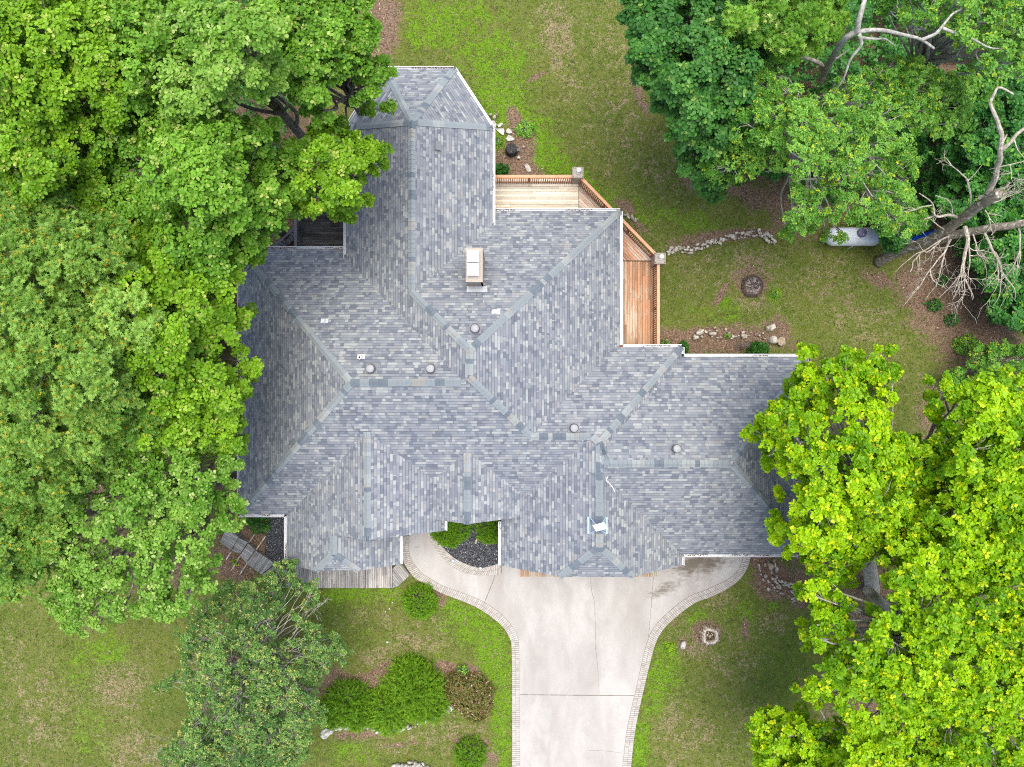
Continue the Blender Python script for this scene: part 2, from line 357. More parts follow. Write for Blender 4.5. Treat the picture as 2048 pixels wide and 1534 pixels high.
def ground_mat():
    m = Mat('lawn_and_soil'); p = m.pos()
    n_big = m.noise(p, 0.33, 4, 0.6); n_mid = m.noise(p, 1.4, 5, 0.68, 0.4); n_f = m.noise(p, 5.5, 5, 0.72, 0.3); n_g = m.noise(m.scaled(p, (1.0, 1.0, 1.7)), 12.0, 4, 0.7); n_ff = m.noise(p, 26.0, 3, 0.7)
    fine = m.math('ADD', m.math('MULTIPLY', n_f, 0.62), m.math('MULTIPLY', n_g, 0.38))
    def sel(a, gain=1.0, bias=0.0, k=3.2, w=0.16):
        """speckled mask whose cover follows the attribute"""
        s = m.math('ADD', m.math('MULTIPLY_ADD', a, gain, bias), m.math('MULTIPLY', m.math('SUBTRACT', m.math('ADD', m.math('MULTIPLY', fine, 0.6), m.math('MULTIPLY', n_mid, 0.4)), 0.5), k))
        return m.step(s, 0.5 - w, 0.5 + w)
    olive = m.mix(m.step(n_big, 0.4, 0.62), (0.098, 0.146, 0.016), (0.145, 0.168, 0.026))
    c = m.mix(m.step(n_f, 0.40, 0.60), olive, m.mix(n_mid, (0.185, 0.165, 0.060), (0.115, 0.190, 0.018)))
    c = m.mix(m.math('MULTIPLY', m.step(m.noise(m.scaled(p, (1.0, 1.0, 2.0)), 8.0, 4, 0.7, 0.5), 0.52, 0.68), 0.5), c, (0.240, 0.195, 0.100))
    thatch = m.math('MULTIPLY', m.step(m.noise(p, 2.6, 5, 0.75, 0.8), 0.53, 0.62), m.step(n_g, 0.40, 0.55))
    c = m.mix(m.math('MULTIPLY', thatch, 0.5), c, m.mix(n_g, (0.230, 0.180, 0.100), (0.330, 0.255, 0.160)))
    clump = m.math('MULTIPLY', m.step(m.noise(p, 3.4, 5, 0.75, 0.6), 0.53, 0.60), m.step(n_f, 0.42, 0.55))
    c = m.mix(m.math('MULTIPLY', clump, 0.6), c, m.mix(n_g, (0.065, 0.145, 0.010), (0.140, 0.260, 0.016)))
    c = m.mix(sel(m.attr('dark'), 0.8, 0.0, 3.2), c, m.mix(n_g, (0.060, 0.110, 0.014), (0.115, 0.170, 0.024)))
    c = m.mix(sel(m.attr('dry'), 0.80, 0.0, 6.0, 0.25), c, m.mix(m.step(n_g, 0.38, 0.62), (0.170, 0.135, 0.060), (0.350, 0.275, 0.170)))
    c = m.mix(sel(m.attr('lush'), 0.95, 0.0, 4.6), c, m.mix(m.step(n_g, 0.35, 0.65), (0.085, 0.190, 0.008), (0.180, 0.320, 0.016)))
    c = m.mix(sel(m.attr('dirt'), 1.1, 0.0, 2.6), c, m.mix(m.step(n_g, 0.35, 0.65), (0.125, 0.075, 0.050), (0.300, 0.205, 0.148)))
    c = m.mix(m.math('MULTIPLY', m.math('SUBTRACT', 1.0, m.step(n_g, 0.36, 0.48)), 0.5), c, (0.050, 0.055, 0.018))
    c = m.mix(m.math('MULTIPLY', m.step(n_ff, 0.60, 0.70), 0.5), c, (0.40, 0.36, 0.20))
    hgt = m.math('ADD', m.math('MULTIPLY', n_f, 0.9), n_g)
    return m.done(m.bsdf(c, 0.95, 0.12, m.bump(hgt, 1.0, 0.10)))
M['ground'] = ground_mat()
M['grass'] = tinted('grass_blade', [(0, (0.055, 0.075, 0.016)), (0.35, (0.105, 0.140, 0.022)), (0.65, (0.125, 0.235, 0.014)), (0.85, (0.21, 0.19, 0.08)), (1, (0.33, 0.26, 0.16))], 0.7, 0.25, var=0.1)

M['leaf_oak'] = leaf_mat('oak_leaf', (0.062, 0.180, 0.010), (0.225, 0.450, 0.038), (0.46, 0.54, 0.13))
M['leaf_oak_b'] = leaf_mat('oak_leaf_yellower', (0.080, 0.210, 0.006), (0.270, 0.490, 0.022), (0.48, 0.54, 0.11))
M['leaf_pin'] = leaf_mat('pin_oak_leaf', (0.075, 0.200, 0.016), (0.310, 0.520, 0.090), (0.66, 0.42, 0.02))
M['leaf_pale'] = leaf_mat('pale_oak_leaf', (0.080, 0.220, 0.012), (0.300, 0.510, 0.075), (0.50, 0.60, 0.20))
M['leaf_bright'] = leaf_mat('yellow_green_leaf', (0.120, 0.300, 0.003), (0.370, 0.610, 0.006), (0.680, 0.730, 0.012), 0.36)
M['leaf_maple'] = leaf_mat('dark_maple_leaf', (0.022, 0.105, 0.016), (0.100, 0.280, 0.042), (0.26, 0.40, 0.07), 0.24)
M['leaf_locust'] = leaf_mat('fine_light_leaf', (0.060, 0.205, 0.018), (0.240, 0.490, 0.072), (0.58, 0.64, 0.03))
M['leaf_under'] = leaf_mat('understory_leaf', (0.022, 0.115, 0.018), (0.085, 0.290, 0.042), (0.20, 0.42, 0.03), 0.24)
M['leaf_holly'] = leaf_mat('holly_leaf', (0.038, 0.120, 0.024), (0.185, 0.335, 0.072), (0.48, 0.46, 0.12), 0.18, 0.4, 0.25)
M['leaf_juniper'] = leaf_mat('juniper_spray', (0.040, 0.125, 0.004), (0.200, 0.390, 0.012), (0.32, 0.48, 0.03), 0.2, 0.6, 0.2)
M['leaf_shrub'] = leaf_mat('dark_shrub_leaf', (0.012, 0.075, 0.010), (0.055, 0.205, 0.015), (0.10, 0.28, 0.03), 0.18)
M['leaf_olive'] = leaf_mat('olive_red_leaf', (0.075, 0.090, 0.018), (0.250, 0.245, 0.065), (0.34, 0.16, 0.07), 0.2)
M['petal'] = plain('pink_petal', (0.85, 0.42, 0.50), 0.6, 0.2)
# ------------------------------------------------------------------ roof geometry
SL = 0.74
def pW(x, z, s=SL): return (s, 0, z - s * x)
def pE(x, z, s=SL): return (-s, 0, z + s * x)
def pN(y, z, s=SL): return (0, -s, z + s * y)
def pS(y, z, s=SL): return (0, s, z - s * y)
def p3(a, b, c):
    n = (Vector(b) - Vector(a)).cross(Vector(c) - Vector(a)); A, B = -n.x / n.z, -n.y / n.z
    return (A, B, a[2] - A * a[0] - B * a[1])
def drop(pl, d): return [(a, b, c - d) for a, b, c in pl]
EV = 3.6
AP = (-4.63, 12.07, 6.71)
NC = [(-2.90, 15.73, 4.0), (-0.974, 12.79, 4.0), (-6.36, 15.73, 4.0), (-8.29, 12.79, 4.0)]
def hp(p, q):
    """half plane to the LEFT of p->q kept, as (a,b,c): a*x+b*y+c<=0"""
    dx, dy = q[0] - p[0], q[1] - p[1]; l = math.hypot(dx, dy); a, b = dy / l, -dx / l
    return (a, b, -(a * p[0] + b * p[1]))
XMAX, XMIN, YMAX, YMIN = (lambda v: (1, 0, -v)), (lambda v: (-1, 0, v)), (lambda v: (0, 1, -v)), (lambda v: (0, -1, v))
WINGS = {
 'west': dict(pl=[pW(-13.77, EV), pN(6.80, EV), pS(-6.60, 3.7)], fp=[XMIN(-13.77), YMAX(6.80), YMIN(-6.60), XMAX(-2.05)]),
 'center': dict(pl=drop([pW(-8.29, 4.0), pN(8.777, 3.35), pE(5.5, 3.35), pS(-6.6, 3.7)], 0.005), fp=[XMIN(-8.29), YMAX(8.777), XMAX(5.5), YMIN(-6.6)]),
 'north': dict(pl=[pW(-8.29, 4.0), pE(-0.974, 4.0), pN(15.73, 4.0), p3(AP, NC[0], NC[1]), p3(AP, NC[2], NC[3])],
               fp=[XMIN(-8.29), XMAX(-0.974), YMAX(15.73), YMIN(2.0), hp(NC[1], NC[0]), hp(NC[2], NC[3])]),
 'link': dict(pl=drop([pN(1.84, EV), pE(8.58, EV), pS(-6.6, 3.7)], 0.011), fp=[YMAX(1.84), XMAX(8.58), YMIN(-6.6), XMIN(0)]),
 'front': dict(pl=[pW(-0.556, EV), pE(8.58, EV), pN(1.84, EV), pS(-9.2, 5.7)], fp=[XMIN(-0.556), XMAX(8.58), YMAX(1.84), YMIN(-9.2)]),
 'east': dict(pl=drop([pN(1.364, EV), pS(-8.64, EV), pE(14.98, EV), pW(-0.556, EV)], 0.005), fp=[YMAX(1.364), YMIN(-8.64), XMAX(14.98), XMIN(-0.556)]),
 'swlow': dict(pl=drop([pW(-11.39, EV, 0.705), pE(-5.67, EV, 0.705), pS(-9.13, 4.88)], 0.005), fp=[XMIN(-11.39), XMAX(-5.67), YMIN(-9.13), YMAX(-5.5)]),
 'swup': dict(pl=[pW(-11.39, EV, 0.705), pE(-3.30, 6.95 - 0.64 * 3.34, 0.64)], fp=[XMIN(-11.39), XMAX(-3.30), YMIN(-7.19), YMAX(-1.2)]),
 'entry': dict(pl=[pW(-4.6, 6.25 - 0.66 * 2.5, 0.66), pE(1.2, 6.25 - 0.66 * 3.3, 0.66)], fp=[XMIN(-4.6), XMAX(1.2), YMIN(-6.58), YMAX(-2.2)]),
}
BIG = [(-60, -60), (60, -60), (60, 60), (-60, 60)]
def zwing(w, x, y): return min(a * x + b * y + c for a, b, c in w['pl'])
def zroof(x, y):
    z = 0
    for w in WINGS.values():
        if all(a * x + b * y + c <= 1e-6 for a, b, c in w['fp']): z = max(z, zwing(w, x, y))
    return z
def onroof(px, py, dz=0.0):
    z = 6.0
    for _ in range(25):
        p = W(px, py, z + dz); z = 0.5 * z + 0.5 * zroof(p.x, p.y)
    p = W(px, py, z + dz); p.z = z + dz; return p
def roof_normal(x, y):
    e = 0.02; zx = (zroof(x + e, y) - zroof(x - e, y)) / (2 * e); zy = (zroof(x, y + e) - zroof(x, y - e)) / (2 * e)
    return Vector((-zx, -zy, 1)).normalized()

house = thing('house', (0, 0, 0), 'rambling single storey house with grey shingle hip roofs and white gutters', 'house')
TH = 0.19
rf = MB(); wl = MB()
for w in WINGS.values():
    for i, (a, b, c) in enumerate(w['pl']):
        poly = list(BIG)
        for h in w['fp']: poly = clip2(poly, *h)
        for j, (d, e, f) in enumerate(w['pl']):
            if j != i and len(poly) > 2: poly = clip2(poly, a - d, b - e, c - f)
        if len(poly) < 3: continue
        n = Vector((-a, -b, 1)).normalized(); t = Vector((0, 0, 1)).cross(n).normalized(); s = n.cross(t)
        top = [Vector((x, y, a * x + b * y + c)) for x, y in poly]
        rf.face(top, 0, [(p.dot(t), p.dot(s)) for p in top])
        bot = [p - Vector((0, 0, TH)) for p in top]
        rf.face(bot[::-1], 1)
        for k in range(len(top)):
            l = (k + 1) % len(top); rf.face([bot[k], bot[l], top[l], top[k]], 1)
    # walls under this wing, set in from the eaves
    poly = list(BIG)
    for (a, b, c) in w['fp']: poly = clip2(poly, a, b, c + 0.45)
    run = 0.0
    for k in range(len(poly)):
        p, q = Vector(poly[k]), Vector(poly[(k + 1) % len(poly)]); L = (q - p).length; N = max(1, int(L / 0.4))
        for m_ in range(N):
            u, v = p.lerp(q, m_ / N), p.lerp(q, (m_ + 1) / N); zu, zv = zwing(w, *u) - TH - 0.02, zwing(w, *v) - TH - 0.02
            uu, vv = run + L * m_ / N, run + L * (m_ + 1) / N
            wl.face([(u.x, u.y, -0.1), (v.x, v.y, -0.1), (v.x, v.y, zv), (u.x, u.y, zu)], 0, [(uu, 0), (vv, 0), (vv, zv), (uu, zu)])
        run += L
roof = rf.build('roof', [M['shingle'], M['white']], house)
wl.build('wall', M['brick'], house)

# ------------------------------------------------------------------ ridge and hip caps
def isect(*pls):
    A = np.array([[p[0], p[1], -1.0] for p in pls]); b = np.array([-p[2] for p in pls]); return Vector(np.linalg.solve(A, b))
def cap_line(p, q, tan=False, half=0.165, dim=0.0):
    p, q = Vector(p), Vector(q); d = q - p; L = d.length; d.normalize()
    if d.z < -1e-3 or (abs(d.z) < 1e-3 and d.x + d.y < 0): pass
    side = d.cross(Vector((0, 0, 1))).normalized()
    mb = MB(); step = 0.205; n = max(1, int(L / step)); state = 0.5; left = 0
    for i in range(n):
        if left <= 0:
            r = random.random()
            state, left = (0.08, random.randint(1, 2)) if r < 0.27 else ((0.5, random.randint(1, 4)) if r < 0.74 else ((0.88 if not tan else 0.98), random.randint(1, 3)))
        left -= 1; tint = min(1, max(0, state + random.uniform(-0.08, 0.08)))
        a, b = p + d * (i * step - 0.03), p + d * (min(L, (i + 1) * step) + 0.06)
        # lower (exposed) end sits proud of the one it laps
        rows = []
        for pt, lift in ((a, 0.052 if True else 0), (b, 0.022)):
            row = []
            for k in (-1.0, -0.55, 0.0, 0.55, 1.0):
                x, y = pt.x + side.x * half * k, pt.y + side.y * half * k
                z = zroof(x, y); z = z if z > pt.z - 0.6 else pt.z - 0.14
                z = min(z, pt.z) if k else pt.z
                row.append(Vector((x, y, z + lift + (0.012 if k == 0 else 0))))
            rows.append(row)
        for k in range(4): mb.face([rows[0][k], rows[0][k + 1], rows[1][k + 1], rows[1][k]], 0, None, tint)
        lo = [r - Vector((0, 0, 0.04)) for r in rows[0]]
        for k in range(4): mb.face([lo[k], lo[k + 1], rows[0][k + 1], rows[0][k]], 0, None, 0.02)
    return mb.build('ridge_cap', M['cap'], roof)
w_, c_, n_, l_, f_, e_, sl_, su_, en_ = [WINGS[k]['pl'] for k in ('west', 'center', 'north', 'link', 'front', 'east', 'swlow', 'swup', 'entry')]
apW = isect(w_[0], w_[1], w_[2]); cap_line((-13.77, 6.80, EV), apW); cap_line((-13.77, -6.60, EV), apW)
ce1 = isect(c_[0], c_[1], c_[2]); ce2 = isect(c_[0], c_[2], c_[3])
cap_line(apW, ce2 + Vector((-0.25, -0.2, -0.15)), tan=True)
cap_line((5.5, 8.777, 3.35), ce1); cap_line(ce1, ce2)
nr_end = isect(n_[0], n_[1], c_[1]); cap_line(nr_end, ce1)
linkW = isect(c_[2], c_[3], l_[0]); cap_line(linkW, ce2, tan=True)
cap_line(nr_end, AP)
for q in NC: cap_line(q, AP)
lkE = isect(f_[2], f_[0], f_[1]); cap_line((8.58, 1.84, EV), lkE)
lk_ridge = isect(l_[0], l_[2], f_[0]); cap_line(linkW, lk_ridge); cap_line(lk_ridge, lkE)
f_s = isect(f_[0], f_[1], f_[3]); cap_line(f_s, lkE)
cap_line((f_s.x - (f_s.y + 9.2), -9.2, 5.7), f_s); cap_line((f_s.x + (f_s.y + 9.2), -9.2, 5.7), f_s)
eE = isect(e_[0], e_[1], e_[2]); eW = isect(e_[0], e_[1], e_[3]); cap_line(eW, eE)
cap_line((14.98, 1.364, EV), eE); cap_line((14.98, -8.64, EV), eE); cap_line(lkE, eW)
s_s = isect(sl_[0], sl_[1], sl_[2]); s_top = Vector((s_s.x, -7.19, s_s.z)); cap_line(s_s, s_top)
dd = (s_s.y + 9.13) * (SL / 0.705); cap_line((s_s.x - dd, -9.13, 4.88), s_s); cap_line((s_s.x + dd, -9.13, 4.88), s_s)
u_top = isect(su_[0], su_[1], w_[2]); cap_line((u_top.x, -7.19, u_top.z), u_top)
n_top = isect(en_[0], en_[1], w_[2]); cap_line((n_top.x, -6.58, n_top.z), n_top)

# ------------------------------------------------------------------ gutters
def gutter(p, q, out, z, litter=0.25):
    """trough hung on an eave from p to q (xy), out = outward direction"""
    p, q, o = Vector((*p, z)), Vector((*q, z)), Vector((*out, 0)); d = q - p; g = MB(); r = random.Random(hash((round(p.x, 2), round(p.y, 2))) & 0xffff)
    a = p + o * 0.004
    g.box(a + Vector((0, 0, -0.13)), d, o * 0.12, (0, 0, 0.012))           # bottom
    g.box(a + o * 0.112 + Vector((0, 0, -0.118)), d, o * 0.012, (0, 0, 0.112))  # front
    g.box(a + o * 0.098 + Vector((0, 0, -0.006)), d, o * 0.034, (0, 0, 0.010))   # lip
    g.box(a + Vector((0, 0, -0.118)), d, o * 0.008, (0, 0, 0.075))
    ob = g.build('gutter', M['white'], house)
    lb = MB(); n = int(d.length / 0.05)
    for i in range(n):
        if mnoise.noise(Vector((p.x + i * 0.035, p.y, 3.3))) > 0.30 - litter:
            c = a + d * (i / n) + o * r.uniform(0.02, 0.085) + Vector((0, 0, -0.09 + r.uniform(0, 0.06))); ang = r.uniform(0, 3.14)
            lb.box(c, (0.05 * math.cos(ang), 0.05 * math.sin(ang), 0.01), (-0.03 * math.sin(ang), 0.03 * math.cos(ang), 0), (0, 0, 0.006), 0, r.random())
    if lb.f: tag(lb.build('leaf_debris', M['debris'], ob), kind='stuff')
Z0 = EV - 0.02
gutter((-13.77, -6.6), (-13.77, 6.8), (-1, 0), Z0, 0.3)
gutter((-13.77, 6.8), (-8.45, 6.8), (0, 1), Z0, 0.32)
gutter((-13.77, -6.6), (-11.52, -6.6), (0, -1), 3.68, 0.15)
gutter((-8.29, 5.95), (-8.29, 12.79), (-1, 0), 3.98, 0.2)
gutter((-0.974, 7.9), (-0.974, 12.79), (1, 0), 3.98, 0.0)
gutter((-6.36, 15.73), (-2.9, 15.73), (0, 1), 3.98, 0.22)
l1 = math.hypot(1.926, 2.94)
gutter((-2.9, 15.73), (-0.974, 12.79), (2.94 / l1, 1.926 / l1), 3.98, 0.0)
gutter((-6.36, 15.73), (-8.29, 12.79), (-2.94 / l1, 1.926 / l1), 3.98, 0.1)
gutter((-0.83, 8.777), (5.5, 8.777), (0, 1), 3.33, 0.02)
gutter((5.5, 8.777), (5.5, 1.97), (1, 0), 3.33, -0.1)
gutter((5.64, 1.84), (8.58, 1.84), (0, 1), Z0, 0.15)
gutter((8.58, 1.84), (8.58, 1.50), (1, 0), Z0, 0.0)
gutter((8.72, 1.364), (14.98, 1.364), (0, 1), Z0, 0.1)
gutter((14.98, 1.364), (14.98, -8.64), (1, 0), Z0, 0.1)
gutter((8.72, -8.64), (14.98, -8.64), (0, -1), Z0, 0.22)
gutter((8.58, -9.2), (8.58, -8.78), (1, 0), Z0, 0.0)
gutter((-0.556, -9.2), (-0.556, -7.0), (-1, 0), Z0, -0.1)
gutter((-11.39, -9.13), (-11.39, -6.74), (-1, 0), Z0, 0.1)
gutter((-5.67, -9.13), (-5.67, -7.3), (1, 0), Z0, -0.1)
gutter((-3.30, -7.19), (-3.30, -6.65), (1, 0), 4.78, 0.0)

# garage thresholds and doors of the front gable
td = MB(); r_ = random.Random(4)
for a, b in ((0.45, 8.05),):
    x = a
    while x < b:
        td.box((x, -10.72, 0.0), (0.085, 0, 0), (0, 0.40, 0), (0, 0, 0.075), 0, r_.random()); x += 0.097
td.build('threshold', M['threshold'], house)

# ------------------------------------------------------------------ things fixed to the roof
def chimney():
    tz = 8.05; a = W(932, 496, tz); b = W(965, 564, tz)
    x0, x1, y0, y1 = a.x, b.x, b.y, a.y
    mb = MB(); r = random.Random(3); z = 4.6; k = 0
    while z < tz - 0.08:
        # one course of bricks all round
        for (ox, oy, dx, dy, L) in ((x0, y0, 1, 0, x1 - x0), (x1, y0, 0, 1, y1 - y0), (x1, y1, -1, 0, x1 - x0), (x0, y1, 0, -1, y1 - y0)):
            s = 0.0 if k % 2 else -0.1
            while s < L:
                s0, s1 = max(0, s), min(L, s + 0.205)
                if s1 - s0 > 0.02:
                    p = Vector((ox + dx * s0, oy + dy * s0, z)); inn = Vector((-dy, dx, 0))
                    mb.box(p, Vector((dx, dy, 0)) * (s1 - s0 - 0.008), inn * 0.09, (0, 0, 0.067), 0, r.random())
                s += 0.213
        z += 0.075; k += 1
    mb.cbox(((x0 + x1) / 2, (y0 + y1) / 2, 4.6), x1 - x0 - 0.05, y1 - y0 - 0.05, tz - 4.6 - 0.02, 0, 1)
    st = mb.build('chimney', [M['chimney'], M['mortar']], house)
    cr = MB(); cr.cbox(((x0 + x1) / 2, (y0 + y1) / 2, tz - 0.02), x1 - x0 + 0.02, y1 - y0 + 0.02, 0.06, 0, 0, 0.6); cr.build('crown', M['chimney'], st)
    for (cx, cy) in ((946, 512), (946, 538.5)):
        c = W(cx, cy, tz + 0.35); q = MB()
        q.cbox((c.x, c.y, tz + 0.30), 0.53, 0.53, 0.05)
        for sx in (-1, 1):
            for sy in (-1, 1): q.cbox((c.x + sx * 0.2, c.y + sy * 0.19, tz + 0.04), 0.03, 0.03, 0.26)
        q.cbox((c.x, c.y, tz + 0.035), 0.40, 0.38, 0.10)
        q.build('chimney_cap', M['shield'], st)
    fl = MB(); yb = y0 - 0.06; zb = zroof(x1 - 0.2, y0)
    fl.bar((x0 - 0.05, yb, zb + 0.14), (x1 + 0.16, yb, zb + 0.14), 0.14, 0.04)
    fl.bar((x0 - 0.06, yb - 0.16, zroof(x1, yb - 0.16) + 0.04), (x1 + 0.17, yb - 0.16, zroof(x1, yb - 0.16) + 0.04), 0.2, 0.03)
    fl.build('flashing', M['greymetal'], st)
chimney()

def turbine(px, py, rz):
    b = onroof(px, py, 0.3); b.z -= 0.3; z = b.z
    n = roof_normal(b.x, b.y)
    mb = MB(); mb.lathe((b.x, b.y, z - 0.2), [(0.15, 0), (0.15, 0.36), (0.17, 0.37)], 20, 0, 0.2)
    s = Vector((1, 0, 0)); s = (s - n * s.dot(n)).normalized(); t = n.cross(s)
    mb.box(b - s * 0.27 - t * 0.27 + n * 0.01, s * 0.54, t * 0.54, n * 0.012, 0, 0.35)
    o = mb.build('turbine_vent', M['vent'], house)
    d = MB(); N = 22
    for k in range(N):            # curved fins of the spinning head
        pts = []
        for j in range(7):
            f = j / 6; a = 2 * math.pi * k / N + rz + f * 0.5; rr = 0.17 + 0.085 * math.sin(f * math.pi * 0.85) - 0.07 * f
            pts.append((b.x + rr * math.cos(a), b.y + rr * math.sin(a), z + 0.17 + 0.27 * f))
        for j in range(6):
            p, q = Vector(pts[j]), Vector(pts[j + 1]); rad = Vector((p.x - b.x, p.y - b.y, 0)).normalized()
            tn = Vector((-rad.y, rad.x, 0)); d.raw([p, q, q + tn * 0.035 - rad * 0.025, p + tn * 0.035 - rad * 0.025], [(0, 1, 2, 3)], 0, 0.55)
    d.lathe((b.x, b.y, z + 0.16), [(0.13, 0), (0.18, 0.02), (0.20, 0.13), (0.15, 0.24), (0.12, 0.27)], 20, 0, 0.0)
    d.lathe((b.x, b.y, z + 0.435), [(0.175, 0), (0.17, 0.02), (0.10, 0.05), (0.03, 0.062)], 22, 0, 0.55)
    d.build('fin_head', M['vent'], o)
for i, (x, y) in enumerate(((741, 737), (861, 737), (950, 657), (1148, 856), (1353, 897))): turbine(x, y, i * 0.3)

def pipe(px, py, wide, tall):
    b = onroof(px, py); n = roof_normal(b.x, b.y); s = Vector((1, 0, 0)); s = (s - n * s.dot(n)).normalized(); t = n.cross(s)
    mb = MB(); mb.box(b - s * 0.17 - t * 0.10 + n * 0.012, s * 0.34, t * 0.26, n * 0.01)
    mb.lathe(b + Vector((0, 0, -0.05)), [(0.11, 0), (0.09, 0.12), (0.065, 0.18)], 14)
    o = mb.build('pipe_vent', M['white'], house)
    q = MB(); q.lathe(b, [(wide, 0), (wide, tall)], 14); q.lathe(b + Vector((0, 0, tall)), [(wide * 0.55, 0), (wide * 0.5, 0.006)], 12, 1)  # dark disc painted in for the shade inside the closed pipe
    q.build('pipe', [M['shield'], M['dark']], o)
pipe(649, 643, 0.055, 0.28); pipe(722, 715, 0.09, 0.34); pipe(992, 625, 0.055, 0.26)
for px, py in ((787, 292), (874, 293)):
    b = onroof(px, py); n = roof_normal(b.x, b.y); t = Vector((0, 1, 0)); s = t.cross(n).normalized()
    mb = MB(); mb.box(b - s * 0.15 - t * 0.2, s * 0.30, t * 0.40, n * 0.13); mb.box(b - s * 0.19 - t * 0.24 + n * 0.005, s * 0.38, t * 0.48, n * 0.01)
    mb.build('slant_vent', M['roofvent'], house)

# flat rectangular dish on a blue-grey ridge mount
dc = onroof(1196, 1052); dish = thing('satellite_dish', dc, 'white rectangular antenna panel on a blue-grey ridge mount', 'satellite dish')
mt = MB(); ridge_z = f_s.z
feet = {}
for sx in (-1, 1):
    xa = dc.x + sx * 0.40; zz = zroof(xa, dc.y) + 0.03
    n = roof_normal(xa, dc.y); t = Vector((0, 1, 0)); s = t.cross(n).normalized()
    mt.box(Vector((xa, dc.y - 0.40, zz)) - s * 0.05, s * 0.10, (0, 0.78, 0), n * 0.04)
    for ey in (-0.38, 0.36):
        mt.tube([(xa - sx * 0.04, dc.y + ey, zz + 0.04), (dc.x + sx * 0.03, dc.y + ey * 0.12, ridge_z + 0.38)], 0.022, 6)
mt.tube([(dc.x, dc.y, ridge_z + 0.02), (dc.x, dc.y - 0.02, ridge_z + 0.60)], 0.03, 8)
mt.build('mount', M['bluesteel'], dish)
pn = MB(); pc = W(1200, 1053.5, ridge_z + 0.62); rz = R(15)
ax = Vector((math.cos(rz), math.sin(rz), 0.02)); ay = Vector((-0.52, 0.86, 0.1)).normalized()
pn.box(pc - ax * 0.27 - ay * 0.17, ax * 0.54, ay * 0.34, (0, 0, 0.045)); o = pn.build('panel', M['shield'], dish)
bv = o.modifiers.new('bevel', 'BEVEL'); bv.width = 0.02; bv.segments = 2
# loose white cable lying in the valley
cb = MB(); pts = [onroof(x, y, 0.03) for x, y in ((1216, 953), (1213, 961), (1220, 968), (1226, 976), (1229, 983))]
cb.tube(catmull(pts, 5), 0.02, 6); tag(cb.build('cable', M['shield']), 'short white cable lying loose in a roof valley', 'cable')
# ------------------------------------------------------------------ lawn sheet with soil, lush and dry areas as attributes
GX, GY, GS = 34.0, 27.0, 0.2
nx, ny = int(2 * GX / GS) + 1, int(2 * GY / GS) + 1
xs, ys = np.linspace(-GX, GX, nx), np.linspace(-GY, GY, ny)
gx, gy = np.meshgrid(xs, ys); ppx = 1024 + gx * FPX / CAM_H; ppy = 767 - gy * FPX / CAM_H
def blobs(lst):
    out = np.zeros_like(gx)
    for b in lst:
        x, y, rx, ry = b[:4]; ang = R(b[4]) if len(b) > 4 else 0; wgt = b[5] if len(b) > 5 else 1.0
        dx, dy = ppx - x, ppy - y; u = (dx * math.cos(ang) + dy * math.sin(ang)) / rx; v = (-dx * math.sin(ang) + dy * math.cos(ang)) / ry
        out = np.maximum(out, wgt * np.clip(1.35 - np.sqrt(u * u + v * v) * 0.85, 0, 1))
    return out
LUSH = [(900, 35, 110, 35, 0, .75), (860, 70, 70, 30, 0, .7), (985, 110, 90, 60, 20, .7), (1000, 190, 60, 60, 0, .85), (1055, 250, 60, 40, 45, .75), (1085, 300, 40, 50, -20, .95),
        (1120, 330, 40, 20, 20, .9), (1175, 365, 50, 16, 40, .8), (1230, 400, 40, 25, 30, .6), (1000, 275, 18, 18, 0, .95), (1380, 440, 70, 25, 20, .55), (1290, 430, 40, 30, 40, .6),
        (1440, 620, 60, 25, 0, .5), (1550, 590, 18, 16, 0, .7), (700, 1190, 60, 20, 0, .75), (780, 1190, 45, 20, 0, .6), (935, 1245, 60, 40, 35, .8), (985, 1300, 35, 60, 0, 1.0), (1003, 1400, 22, 120, 0, 1.0),
        (1008, 1500, 20, 60, 0, .8), (905, 1215, 25, 16, 0, .8), (880, 1330, 60, 40, 0, .4), (700, 1510, 60, 30, 0, .5), (160, 1330, 50, 60, 0, .45), (180, 1460, 60, 60, 0, .4), (220, 1300, 40, 40, 0, .6),
        (1340, 1300, 22, 18, 0, .95), (1325, 1350, 40, 50, 20, .75), (1275, 1500, 24, 60, 10, .95), (1310, 1400, 30, 60, 10, .6), (1480, 1220, 40, 30, 0, .5), (1400, 1240, 40, 22, 0, .5), (1545, 1215, 14, 10, 0, .9),
        (540, 1050, 16, 20, 0, .8), (1960, 740, 70, 60, 0, .55), (480, 1480, 60, 40, 0, .2), (740, 1260, 50, 30, 0, .35)]
